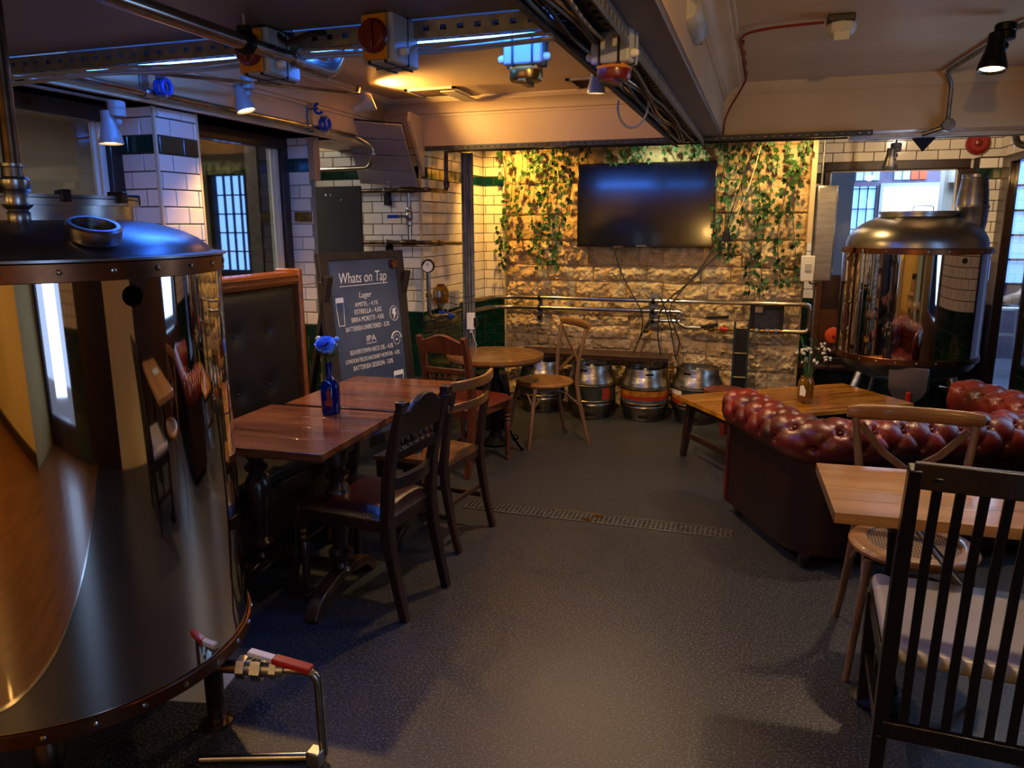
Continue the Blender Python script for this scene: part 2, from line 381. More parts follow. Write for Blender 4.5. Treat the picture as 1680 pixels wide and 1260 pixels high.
wl2 = struct(MB().box((-3.12, 4.432, 0), (-2.79, 4.47, 2.17)).build('wall_left', 'grout_l'), 'narrow tiled pillar right of the second window')
tile_run(wl2, (-2.97, 4.432), 0, .18, .3, 2.15, .09)
wl3 = struct(MB().box((-3.6, 5.302, 0), (-2.424, 5.42, 2.3)).box((-3.6, 4.85, 0), (-3.5, 5.3, 2.3)).build('wall_left', 'grout'), 'tiled wall behind the chalkboard')
tile_run(wl3, (-3.4, 5.302), 0, .975, .45, 2.15, .02)
wl4 = struct(MB().box((-2.56, 5.31, 0), (-2.424, 6.66, 2.47)).build('wall_left', 'grout'), 'tiled return wall with the steel pipes')
tile_run(wl4, (-2.424, 5.304), PI/2, 1.345, .2, 2.45, .04)
struct(MB().box((-2.431, 5.294, .95), (-2.415, 5.309, 2.15)).build('trim_4', 'cream_trim'))
wb0 = struct(MB().box((-2.6, 6.652, 0), (-2.19, 6.85, 2.47)).build('wall_back', 'grout'), 'tiled strip left of the stone wall')
tile_run(wb0, (-2.418, 6.652), 0, .225, .2, 2.45, .1)
struct(MB().box((-2.205, 6.60, 0), (-2.193, 6.67, 2.47)).build('trim_5', 'cream_trim'))
# masonry below the left windows, piers further back
struct(MB().box((-3.12, -3.6, 0), (-2.96, 4.6, 1.0)).build('wall_left', 'plaster'), 'wall under the left windows')
struct(MB().box((-3.12, -3.6, 1.0), (-2.96, .35, 2.17)).build('wall_left', 'plaster_y'), 'cream wall behind the camera on the left')

# stone wall -----------------------------------------------------------------
wb = struct(MB().box((-2.2, 6.655, 0), (.34, 6.9, 2.47)).build('wall_back', 'mortar'), 'rough sandstone wall behind the television')
def zj(zv, x):      # wandering bed joints
    if zv < .02 or zv > 2.3: return zv
    return zv+.020*noise.noise(Vector((x*2.3, zv*7, 3.1)))*(1.3 if zv < 1.4 else .6)
def stone(x0, x1, z0, z1, rough=1., proud=.03):
    low_ = rough > 1; Z0, Z1 = z0, z1; sl = [rnd.uniform(-.012, .012) for _ in range(2)] if low_ else [0, 0]
    g = .003; x0 += g; x1 -= g; z0 += g; z1 -= g
    w_ = x1-x0; h = z1-z0; nx = max(6, int(w_/.010)); nz = max(5, int(h/.010)); seed = Vector((rnd.uniform(0, 99), rnd.uniform(0, 99), rnd.uniform(0, 99)))
    vs = []; fs = []; rc = .32+.3*rnd.random()
    jit = [rnd.uniform(-.012, .012)*rough for _ in range(4)]
    for j in range(nz+1):
        for i in range(nx+1):
            u = i/nx; v = j/nz; x = x0+w_*u; z = zj(Z0, x)*(1-v)+zj(Z1, x)*v+.003*(1-2*v)
            ex = min(u, 1-u)*w_; ez = min(v, 1-v)*h
            edge = min(1, ex/.014)*min(1, ez/.014); edge = edge**.5; soft = min(1, ex/.05)*min(1, ez/.05)
            p = Vector((x*9, 0, z*9))+seed
            d = noise.fractal(p*1.2, .8, 2.1, 5)*.024*rough+(abs(noise.noise(p*3.1))-.25)*.030*rough+(abs(noise.noise(p*6.7))-.25)*.012*rough
            x += noise.noise(p*1.4)*.006*rough*edge
            y = 6.652-(.016+.012*soft*rough+max(-.012, d)*(1 if low_ else .7))*((.25 if low_ else .5)+(.75 if low_ else .5)*edge)
            if edge < .02: y = 6.650+d*.3
            vs.append((x, y, z))
    for j in range(nz):
        for i in range(nx):
            a = j*(nx+1)+i; fs.append((a, a+1, a+nx+2, a+nx+1))
    mb = MB(); mb.add(vs, fs); return mb.build('stone', 'stone', wb, smooth=60)
z = 0.
rows = [.20, .17, .24, .20, .14, .16, .13, .22, .22, .27, .26, .26]
for ri, h in enumerate(rows):
    x = -2.2; low = z < 1.35
    while x < .33:
        wd = rnd.uniform(.2, .46) if low else rnd.uniform(.34, .62)
        if .33-(x+wd) < .16: wd = .335-x
        rgh = 1.25 if low else .55
        if low and rnd.random() < .35 and h > .17 and wd > .2:
            s = h*rnd.uniform(.4, .6); stone(x, x+wd, z, z+s, rgh); stone(x, x+wd, z+s, z+h, rgh)
        else: stone(x, x+wd, z, z+h, rgh)
        x += wd
    z += h

# right-hand window wall --------------------------------------------------------
XR, YW = 1.78, 7.25
wr = struct(MB().box((.30, YW+.002, 0), (.475, YW+.15, 2.47)).box((1.57, YW+.002, 0), (XR+.1, YW+.15, 2.47)).box((.475, YW+.002, 2.11), (1.57, YW+.15, 2.47)).box((.475, YW+.002, 0), (1.57, YW+.15, .36)).build('wall_right', 'grout'), 'tiled wall around the window behind the steel vessel')
tile_run(wr, (.34, YW+.002), 0, 1.44, .0, 2.47, .03, holes=[(.135, 1.23, .36, 2.11)])
struct(MB().box((.335, 6.66, 0), (.345, 7.25, 2.47)).build('wall_right', 'grout'), 'return of the stone wall')
wr2 = struct(MB().box((1.595, 7.062, 0), (XR+.1, YW, 2.11)).build('wall_right', 'grout'), 'tiled pillar right of the steel vessel')
tile_run(wr2, (1.595, 7.062), 0, .185, .1, 2.1, .05)
tile_run(wr2, (1.595, YW), -PI/2, .0, .1, 2.1, .05)
wr3 = struct(MB().box((XR, 5.55, 2.11), (XR+.12, YW, 2.47)).build('wall_right', 'grout'), 'tiled lintel on the right')
tile_run(wr3, (XR, YW), -PI/2, 1.7, 2.11, 2.47, .05)
wr4 = struct(MB().box((XR, 5.1, 0), (XR+.02, 6.18, 2.11)).build('wall_right', 'grout'), 'green tiled wall beside the doorway')
tile_run(wr4, (XR, 6.18), -PI/2, 1.05, .05, 2.1, .05)
struct(MB().box((XR, 6.18, 0), (XR+.02, 6.88, .26)).build('wall_right', 'grout'), 'low wall under the side opening')
# rest of the right wall with two daylight windows (seen in the mirror-bright vessel)
struct(MB().box((XR, 4.95, 0), (XR+.12, 5.1, 2.47)).box((XR, 3.95, 0), (XR+.12, 4.95, .8)).box((XR, 3.95, 2.1), (XR+.12, 4.95, 2.47))
       .box((XR, 3.0, 0), (XR+.12, 3.95, 2.47)).build('wall_right', 'frame'), 'right wall around the side window')
struct(MB().box((XR, 1.3, 0), (XR+.12, 2.3, 2.47)).build('wall_right', 'plaster_y'), 'cream right wall')
struct(MB().box((XR, 2.3, 0), (XR+.12, 3.0, 2.47)).box((XR, .3, 0), (XR+.12, 1.3, 2.47)).build('wall_right', 'frame'), 'dark timber on the right wall')
wr5 = struct(MB().box((XR+.002, -.2, 0), (XR+.12, .3, 2.47)).build('wall_right', 'grout'), 'tiled pier on the right')
tile_run(wr5, (XR+.002, .3), -PI/2, .5, .0, 2.4, .05)
struct(MB().box((XR, -1.2, 0), (XR+.12, -.2, .25)).box((XR, -1.2, 2.1), (XR+.12, -.2, 2.47)).box((XR, -1.45, 0), (XR+.12, -1.2, 2.47)).build('wall_right', 'frame'), 'right wall around the near window')
struct(MB().box((.85, -3.6, 0), (.95, -1.3, 2.47)).box((.95, -1.42, 0), (XR+.1, -1.3, 2.47)).build('wall_right', 'plaster_y'), 'cream wall behind the camera')
struct(MB().box((-3.4, -3.7, 0), (4.2, -3.6, 2.5)).build('wall_front', 'plaster_y'), 'cream wall far behind the camera')
struct(MB().box((.851, -3.6, 0), (.84, -1.3, .12)).build('baseboard_right', 'frame'))

def window(name, x0, x1, z0, z1, y, ang, fwd, mats=('frame', 'pane'), bars=0, fw_=.055, loc=(0, 0)):
    pass
# left windows (planes at X=-2.96)
def left_window(n, y0, y1, z0, z1):
    f = MB()
    t = .075
    f.box((-3.02, y0, z1-t), (-2.95, y1, z1)); f.box((-3.02, y0, z0), (-2.95, y1, z0+t))
    f.box((-3.02, y0, z0+t), (-2.95, y0+t, z1-t)); f.box((-3.02, y1-t, z0+t), (-2.95, y1, z1-t))
    o = struct(f.build('window_%d' % n, 'frame', bevel=.006), 'dark brown timber window frame')
    g = MB(); s = .035; a, b, c, d = y0+t, y1-t, z0+t, z1-t
    g.box((-3.0, b-s, c), (-2.975, b, d)); g.box((-3.0, b-s-.03, c), (-2.985, b-s-.006, d))
    tag(g.build('inner_frame', 'rwall2', o, bevel=.003), 'pale inner jamb')
    MB().box((-2.990, a, c), (-2.986, b, d)).build('pane', 'pane', o, smooth=0)
    return o
left_window(1, .35, 3.05, 1.0, 2.15)
left_window(2, 3.34, 4.43, 1.0, 2.15)
struct(MB().box((-3.12, .35, 2.15), (-2.72, 4.6, 2.156)).build('trim_6', 'paint'))
# adjoining room seen through the left windows
struct(MB().box((-6.6, -1, -.1), (-3.12, 8.2, 0)).build('floor', 'floor_wood'), 'floor of the adjoining room')
struct(MB().box((-6.6, -1, 2.6), (-3.12, 8.2, 2.7)).build('ceiling', 'plaster'), 'ceiling of the adjoining room')
struct(MB().box((-6.7, -1, 0), (-6.6, 8.2, 2.6)).build('wall_left', 'plaster'), 'beige wall of the adjoining room')
struct(MB().box((-6.6, 7.4, 0), (-3.5, 7.5, 2.6)).box((-6.6, -1.1, 0), (-3.12, -1, 2.6)).build('wall_back', 'plaster'), 'far wall of the adjoining room')
wd = struct(MB().box((-5.92, 7.28, 1.1), (-5.86, 7.4, 2.15)).box((-5.44, 7.28, 1.1), (-5.38, 7.4, 2.15)).box((-5.92, 7.28, 2.14), (-5.38, 7.4, 2.2)).box((-5.92, 7.28, 1.05), (-5.38, 7.4, 1.11)).build('window_3', 'board'), 'made-up leaded window in the adjoining room, glowing for a blue reflection in the glass')  # added glowing window stands in for a reflection on the pane
MB().box((-5.86, 7.37, 1.11), (-5.44, 7.39, 2.14)).build('pane', 'skyb', wd)
lead = MB()
for i in range(1, 4): lead.box((-5.86+i*.105-.007, 7.34, 1.11), (-5.86+i*.105+.007, 7.37, 2.14))
for i in range(1, 5): lead.box((-5.86, 7.34, 1.11+i*.206-.007), (-5.44, 7.37, 1.11+i*.206+.007))
lead.build('glazing_bars', 'blackm', wd)

# window_4 : the big window behind the right vessel
f = MB(); t = .075
f.box((.475, YW-.03, 2.035), (1.57, YW+.06, 2.11)); f.box((.475, YW-.03, .36), (1.57, YW+.06, .43)); f.box((.475, YW-.03, .43), (.525, YW+.06, 2.035)); f.box((1.49, YW-.03, .43), (1.60, YW+.06, 2.035))
w4 = struct(f.build('window_4', 'frame', bevel=.006), 'dark timber window frame behind the steel vessel')
tag(MB().box((.525, YW-.005, 2.025), (1.49, YW+.03, 2.037)).box((1.478, YW-.005, .43), (1.49, YW+.03, 2.037)).box((.525, YW-.005, .43), (.535, YW+.03, 2.037)).build('inner_frame', 'rwall2', w4), 'white inner frame')
MB().box((.525, YW+.012, .43), (1.49, YW+.016, 2.03)).build('pane', 'pane', w4, smooth=0)
sill = tag(MB().box((.33, YW-.14, .34), (1.0, YW-.02, .37)).build('sill', 'frame2', w4, bevel=.004), 'brown sill')
MB().box((.475, YW-.02, 1.12), (.84, YW-.002, 1.16)).box((.475, YW-.015, .43), (.84, YW, 1.12)).build('lower_panel', 'frame', w4)
tag(MB().box((.50, YW-.028, .47), (.80, YW-.016, .86)).build('cardboard_panel', 'frame2', w4), 'brown panel')
# back room
struct(MB().box((-.6, 7.4, -.1), (4.4, 10.6, 0)).build('floor', 'rfloor'), 'blue-lit floor of the back room')
struct(MB().box((-.6, 7.4, 2.75), (4.4, 10.6, 2.85)).build('ceiling', 'rwall'), 'ceiling of the back room')
bw = MB()
bx0, bx1 = -.6, 4.4
bw.box((bx0, 10.4, 0), (bx1, 10.5, 1.05)); bw.box((bx0, 10.4, 2.3), (bx1, 10.5, 2.75)); bw.box((bx0, 10.4, 1.05), (1.0, 10.5, 2.3)); bw.box((1.28, 10.4, 1.05), (1.35, 10.5, 2.3)); bw.box((1.0, 10.4, 2.04), (1.28, 10.5, 2.3)); bw.box((1.35, 10.4, 2.04), (1.97, 10.5, 2.3)); bw.box((1.97, 10.4, 1.05), (bx1, 10.5, 2.3))
struct(bw.build('wall_back', 'brick'), 'violet brick wall of the back room')
MB0 = MB().box((1.32, 10.36, 1.02), (2.0, 10.40, 1.06)).box((1.32, 10.36, 2.03), (2.0, 10.40, 2.07)).box((1.32, 10.36, 1.06), (1.355, 10.40, 2.03)).box((1.965, 10.36, 1.06), (2.0, 10.40, 2.03))
w5 = struct(MB0.build('window_5', 'rwall'), 'bright white window in the back room')
MB().box((1.35, 10.42, 1.05), (1.97, 10.44, 2.04)).build('pane', 'sky', w5)
w6 = MB()
for i in range(4): w6.box((1.0+i*.093-.006, 10.38, 1.05), (1.0+i*.093+.006, 10.40, 2.04))
for i in range(5): w6.box((1.0, 10.38, 1.05+i*.24-.006), (1.28, 10.40, 1.05+i*.24+.006))
w6 = struct(w6.build('window_6', 'blackm'), 'leaded window in the back room')
MB().box((1.0, 10.42, 1.05), (1.28, 10.44, 2.04)).build('pane', 'skyb', w6)
for i, x in enumerate((1.08, 1.17, 1.26, 1.50, 1.59, 1.68, 1.77)):
    p = MB().box((x-.038, 10.375, 2.11), (x+.038, 10.395, 2.21)).build('wall_panel', 'orange' if i > 4 else 'skyb', None)
    tag(p, '%s small panel, %s from the left high on the back-room wall' % ('orange' if i > 4 else 'blue', ('first', 'second', 'third', 'fourth', 'fifth', 'sixth', 'seventh')[i]), 'panel', 'panels high on the back-room wall')
struct(MB().box((.50, 8.1, 0), (.80, 8.35, 2.75)).build('wall_right', 'rwall'), 'pale column in the back room')
struct(MB().box((1.62, 8.4, 0), (2.02, 8.6, 2.75)).build('wall_right', 'rwall2'), 'warm white wall piece in the back room')
bxo = thing('wall_speaker', 'small cream box high on the white wall seen through the window', 'box', (1.72, 8.36, 2.06))
MB().box((-.07, -.04, -.09), (.07, .04, .09)).build('case', 'rwall2', bxo, bevel=.006)
MB().lathe_ax([(.045, 0), (.05, .5), (.03, 1)], (.12, 0, .02), (.12, -.04, .02)).build('dial', 'white', bxo)
# doorway on the right with its dark frame
d1 = struct(MB().box((XR-.03, 6.84, 0), (XR+.03, 7.05, 2.11)).box((XR-.03, 6.16, .26), (XR+.025, 6.20, 2.11)).box((XR-.03, 6.20, .24), (XR+.025, 6.84, .30)).box((XR-.03, 6.20, 2.05), (XR+.025, 6.84, 2.11)).build('window_7', 'frame', bevel=.006), 'dark timber frame of the side opening')
MB().box((XR+.012, 6.20, .3), (XR+.016, 6.84, 2.05)).build('pane', 'pane', d1, smooth=0)
struct(MB().box((XR+.12, 3.0, -.1), (4.4, 7.4, -.001)).build('floor', 'rfloor'), 'blue-lit floor outside the side opening')
w8 = MB()
for i in range(5): w8.box((2.7+i*.25-.012, 10.33, .9), (2.7+i*.25+.012, 10.36, 2.3))
for i in range(6): w8.box((2.7, 10.33, .9+i*.28-.012), (3.7, 10.36, .9+i*.28+.012))
w8 = struct(w8.build('window_8', 'blackm'), 'bright leaded window beyond the side opening')
MB().box((2.7, 10.37, .9), (3.7, 10.39, 2.3)).build('pane', 'skyb', w8)
struct(MB().box((4.4, 3, 0), (4.5, 10.5, 2.8)).box((1.9, 3.0, 0), (4.4, 3.1, 2.8)).build('wall_right', 'brick'), 'dark wall outside the side opening')
struct(MB().box((1.9, 3.0, 2.76), (4.4, 7.4, 2.86)).build('ceiling', 'rwall'), 'ceiling outside the side opening')

# drain --------------------------------------------------------------------
dr = thing('floor_drain', 'long narrow steel grating drain across the dark floor', 'drain', (-.9, 3.93, 0))
g = MB(); L0, L1 = -.65, .85
for k in range(5): g.box((L0, -.052+k*.026-.003, .0005), (L1, -.052+k*.026+.003, .004))
x = L0
while x < L1: g.box((x, -.055, .0005), (x+.006, .055, .0035)); x += .026
tag(g.build('grating', 'galv', dr), kind='stuff')
MB().box((L0, -.056, -.001), (L1, .056, .0007)).build('channel', 'black', dr)
MB().box((L0-.004, -.068, .0002), (L1, -.058, .005)).box((L0-.004, .058, .0002), (L1, .068, .005)).build('rim', 'steel_b', dr)
MB().box((.05, -.055, .002), (.10, -.02, .006)).build('cover_plate', 'brass', dr); MB().box((.09, .02, .002), (.15, .055, .006)).build('cover_plate', 'brass', dr)

# ================================================================== overhead services
def perf(mb, p0, p1, h, pitch=.05, slot=.019, sh=.3, up=(0, 0, 1), t=.003):
    """perforated steel strip from p0 to p1, height h along up, real slots"""
    p0 = Vector(p0); p1 = Vector(p1); X = (p1-p0); L = X.length; X.normalize(); Z = Vector(up); Y = Z.cross(X)
    m_ = Matrix((X, Y, Z)).transposed().to_4x4(); m_.translation = p0
    a = h*(1-sh)/2; mb.box((0, -t/2, 0), (L, t/2, a), m_); mb.box((0, -t/2, h-a), (L, t/2, h), m_)
    x = 0
    while x < L: mb.box((x, -t/2, a), (min(L, x+pitch-slot), t/2, h-a), m_); x += pitch
    return mb
def channel(name, label, p0, p1, h, d, n, mat='galv', cat='channel', pitch=.05, group=None):
    """slotted channel: two perforated webs and a solid back; d along n"""
    t = thing(name, label, cat, p0); p1 = Vector(p1)-Vector(p0); n = Vector(n)*d
    mb = MB(); perf(mb, (0, 0, 0), p1, h, pitch)
    perf(mb, n, n+p1, h, pitch); mb.build('slotted_side', mat, t)
    mb = MB(); u = p1.normalized()
    perf(mb, Vector((0, 0, 0)), p1, d, pitch, up=n.normalized()); mb.build('slotted_base', mat, t)
    return t
ch1 = channel('slotted_channel', 'long grey slotted channel under the near cross beam, holding the isolator switches', (-2.7, 2.06, 2.104), (-.57, 2.06, 2.104), .045, .03, (0, 1, 0))
MB().box((0, .034, .0), (2.13, .038, .046)).build('solid_back', 'galv_dk', ch1)
ch2 = channel('slotted_channel', 'slotted channel behind the blue fluorescent light, parallel to the near beam', (-1.45, 2.30, 2.13), (-.57, 2.30, 2.13), .03, .03, (0, 1, 0))
ch3 = channel('slotted_channel', 'slotted channel along the lower edge of the cross beam above the television', (-2.36, 5.26, 2.125), (.60, 5.26, 2.125), .03, .035, (0, 1, 0), 'galv_dk')
cb = MB()
for k in range(4):
    ph = rnd.random()*6; cb.sweep([(-2.6+i*.12, 2.075+.012*k, 2.093-.006*math.sin(i*.9+ph)-.004*k) for i in range(18)], .0045, n=6)
tag(cb.build('cable_bundle', 'cable_w'), 'thin grey cables running under the near slotted channel', 'cables')
cb = MB()
for k in range(3):
    ph = rnd.random()*6; cb.sweep([(-2.2+i*.14, 5.25+.012*k, 2.118-.008*abs(math.sin(i*.5+ph))) for i in range(20)], .005, n=6)
tag(cb.build('cable_bundle', 'cable'), 'black cables sagging along the channel above the stone wall', 'cables')
# central tray
tr = thing('cable_tray', 'wide perforated cable tray running lengthwise under the central beam', 'cable tray', (-.575, 1.0, 2.095))
mb = MB()
for k in range(5):
    x = .01+k*.033; perf(mb, (x, 0, .05), (x, 4.28, .05), .03, .07, .026, .5, up=(1, 0, 0))
mb.build('tray_floor', 'galv_dk', tr)
perf(MB(), (.0, 0, 0), (.0, 4.28, 0), .05, 9, .0, .1).build('plain_lip', 'galv_dk', tr)
perf(MB(), (.178, 0, 0), (.178, 4.28, 0), .05, .055, .026, .4).build('slotted_lip', 'galv', tr)
MB().box((.0, 0, -.002), (.018, 4.28, .002)).build('lower_flange', 'galv_dk', tr)
for k, (col, r_) in enumerate((('cable_w', .006), ('cable', .007), ('cable_w', .005), ('brass', .006), ('cable', .006), ('cable_w', .006))):
    ph = rnd.random()*6
    c = MB().sweep([(-.555+.018*k+.012*math.sin(i*.8+ph), 1.1+i*.16, 2.135-.018*abs(math.sin(i*.45+ph))) for i in range(27)], r_, n=6).build('tray_cable', col)
    tag(c, ['pale cable against the left lip of the central tray', 'black cable second from the left lip of the central tray', 'thin pale cable third from the left lip of the tray',
            'brownish cable near the middle of the central tray', 'black cable right of the brownish one in the tray', 'pale cable nearest the slotted lip of the tray'][k], 'cable', 'cables in the central tray')
lp = tag(MB().sweep([(-.56+.065*math.cos(a), 3.42+.012*math.sin(2*a), 2.09+.085*math.sin(a)) for a in [R(x) for x in range(-200, 21, 20)]], .005, n=8).build('cable_loop', 'cable_w'), 'grey cable hanging in a loop from the central tray', 'cable')
# isolators
def isolator(label, loc, rz, w_=.155, h=.12, d=.13, face='x', knob='redk', down=False, group='isolator switches on the ceiling channels'):
    t = thing('isolator_switch', label, 'switch', loc, rz, group)
    MB().box((-w_/2, -.0, -h), (w_/2, d, 0)).build('enclosure', 'box_g', t, bevel=.008)
    mb = MB(); mb.box((-w_/2-.002, d*.55, -h-.002), (w_/2+.002, d*.57, .002)); 
    for x in (-w_*.25, w_*.25): mb.box((x-.003, -.003, -h-.003), (x+.003, d+.003, .055))
    mb.build('strap', 'black', t)
    if down:
        MB().box((-w_*.36, d*.1, -h-.014), (w_*.36, d*.9, -h)).build('yellow_plate', 'yellow', t, bevel=.004)
        MB().lathe([(.045, -.03), (.05, -.02), (.05, 0)], (0, d/2, -h-.012), 20).box((-.012, d/2-.045, -h-.052), (.012, d/2+.045, -h-.04)).build('rotary_knob', knob, t, bevel=.002)
    else:
        MB().box((-w_*.36, -.012, -h*.96), (w_*.36, 0, -h*.04)).build('yellow_plate', 'yellow', t, bevel=.004)
        k = MB().lathe_ax([(.043, 0), (.043, .6), (.036, 1)], (0, -.012, -h*.5), (0, -.034, -h*.5), 24).box((-.010, -.044, -h*.5-.034), (.010, -.032, -h*.5+.034)).build('rotary_knob', knob, t, bevel=.002)
    for sx in (-1, 1): MB().lathe_ax([(.012, 0), (.012, .7), (.008, 1)], (sx*w_/2, d*.3, -h*.75), (sx*(w_/2+.02), d*.3, -h*.75)).build('cable_gland', 'white', t)
    return t
isolator('grey isolator with red knob on yellow plate, partly behind the long ceiling pipe', (-1.40, 1.96, 2.145), R(-2), .105, .125, .15)
isolator('grey isolator with large red knob on yellow plate, right of the pipe elbow', (-1.005, 1.95, 2.15), R(-4), .10, .125, .14)
isolator('small blue-lit isolator hanging below the fluorescent light, knob facing down', (-.70, 2.27, 2.145), R(0), .12, .085, .08, down=True, knob='brass')
isolator('isolator with red knob facing down, strapped under the central cable tray', (-.455, 2.33, 2.16), R(-10), .12, .10, .09, down=True)
# fluorescent batten
bt = thing('fluorescent_light', 'long fluorescent batten giving blue-white light behind the near beam', 'ceiling light', (-1.15, 2.16, 2.17))
MB().box((-1.12, -.015, -.015), (.57, .05, .06)).build('batten', 'white', bt, bevel=.006)
MB().sweep([(-1.1, .0, -.035), (.555, .0, -.035)], .013, n=12).build('tube', 'tube', bt)
MB().sweep([(-1.1, .035, -.035), (.555, .035, -.035)], .013, n=12).build('tube', 'tube', bt)
bt2 = thing('fluorescent_light', 'fluorescent batten on the ceiling by the left beam, mostly hidden behind the near channel', 'ceiling light', (-1.95, 2.72, 2.44))
MB().box((-.035, -.45, -.03), (.035, .45, .03)).build('batten', 'white', bt2, bevel=.006)
MB().sweep([(0, -.43, -.055), (0, .43, -.055)], .013, n=12).build('tube', 'tube2', bt2)
# the long steel pipe under the near beam
p = thing('ceiling_pipe', 'steel pipe slanting under the near beam and turning up at an elbow', 'pipe', (-1.35, 1.2, 2.08))
MB().sweep([(0, -1.2, 0), (0, 1.08, 0)], .021, n=16).build('tube', 'pipe', p)
MB().sweep(bend([(0, .88, 0), (0, 1.10, 0), (.03, 1.13, .10)], .05), .025, n=16).build('elbow', 'steel_b', p)
MB().cyl((.03, 1.13, .07), (.034, 1.135, .13), .03).build('coupling', 'steel_b', p)
MB().lathe_ax([(.028, 0), (.028, 1)], (0, .86, 0), (0, .885, 0)).build('coupling', 'steel_b', p)
MB().sweep([(0, .70+.0, .0), (0, .70, .0)], .0) if False else None
h_ = thing('pipe_hanger', 'steel hanger bracket holding the slanting ceiling pipe', 'bracket', (-1.35, 1.86, 2.08))
MB().box((-.022, -.012, .105), (.17, .05, .112)).build('plate', 'galv_dk', h_)
MB().cyl((0, 0, .03), (0, 0, .11), .006).build('rod', 'galv', h_)
MB().lathe_ax([(.03, 0), (.033, .3), (.033, .7), (.03, 1)], (0, -.012, 0), (0, .012, 0), 18).box((-.016, -.012, .02), (.016, .012, .042)).build('clamp', 'blackm', h_)
tag(MB().sweep([(-1.36, 2.02, 2.14), (-1.30, 1.98, 2.10), (-1.22, 1.98, 2.12), (-1.23, 2.1, 2.15)], .008, n=8).build('cable_stub', 'cable'), 'short thick black cable curving beside the pipe hanger', 'cable')
tag(MB().sweep([(-1.38, 2.05, 2.145), (-1.2, 2.1, 2.13), (-1.05, 2.12, 2.12), (-.98, 2.1, 2.14)], .007, n=8).build('cable_stub', 'cable'), 'black cable between the two large isolators', 'cable')
tag(MB().sweep([(-2.62, 2.3, 2.2), (-2.44, 4.45, 2.40)], .009, n=8).sweep([(-2.44, 4.45, 2.40), (-2.44, 4.47, 2.44)], .015, n=8).build('thin_conduit', 'pipe'), 'thin bright conduit along the left cornice', 'conduit')

# pipes on left beam
def pipe(name, label, pts, r_, mat='pipe', rad=.05, fit=(), cat='pipe', group=None, fitmat='steel_b'):
    t = thing(name, label, cat, pts[0], 0, group); o = Vector(pts[0]); q = [Vector(p)-o for p in pts]
    MB().sweep(bend(q, rad, 7), r_, n=14).build('tube', mat, t)
    for a, b in fit:
        a = Vector(a)-o; b = Vector(b)-o
        MB().lathe_ax([(r_*1.3, 0), (r_*1.45, .15), (r_*1.45, .85), (r_*1.3, 1)], a, b).build('coupling', fitmat, t)
    return t
pipe('wall_pipe', 'steel pipe along the face of the left beam, turning down at its far end', [(-2.655, .4, 2.185), (-2.655, 4.78, 2.185), (-2.56, 4.86, 2.12), (-2.60, 4.88, 1.99), (-3.2, 5.0, 1.99)], .016, fit=[((-2.655, 2.90, 2.185), (-2.655, 2.94, 2.185)), ((-2.655, 4.2, 2.185), (-2.655, 4.24, 2.185)), ((-2.565, 4.862, 2.09), (-2.575, 4.866, 2.06))])
tk = thing('lighting_track', 'slim light rail under the left beam carrying the near spotlight', 'rail', (-2.66, .4, 2.12))
MB().sweep([(0, 0, 0), (0, 2.32, 0)], .006, n=8).build('rod', 'steel_b', tk)
MB().box((-.008, 1.7, -.012), (.008, 1.72, .03)).build('clip', 'white', tk)
tag(MB().box((-2.725, .4, 2.15), (-2.69, 5.0, 2.162)).build('edge_strip', 'cream_trim'), 'cream strip along the lower edge of the left beam', 'strip')
def clampset(label, y):
    t = thing('pipe_bracket', label, 'bracket', (-2.70, y, 2.19), 0, 'pipe brackets on the left beam')
    MB().box((-.018, -.025, -.03), (-.006, .025, .16)).build('plate', 'galv', t, bevel=.002)
    for z in (.0, .105): MB().cyl((-.01, 0, z+.01), (.05, 0, z+.01), .007).build('arm', 'galv', t)
    c = MB(); c.sweep([(.055+.03*math.cos(a), 0, .115+.03*math.sin(a)) for a in [R(x) for x in range(100, 330, 20)]], .008, .014, n=8)
    c.build('open_clamp', 'blue', t)
    for dx in (0, .035): MB().sweep([(.075+dx, .018*math.cos(a)*1.6, .02+.03*math.sin(a)) for a in [R(x) for x in range(0, 360, 24)]], .011, n=8, closed=True).build('ring_clamp', 'blue', t)
    for z in (-.02, .062): MB().cyl((.07, -.012, z), (.12, -.012, z), .008).build('bolt', 'galv', t)
clampset('bracket with bright blue pipe clamps at the blue-lit end of the left beam', 2.97)
clampset('bracket with dark blue pipe clamps near the far end of the left beam', 4.33)
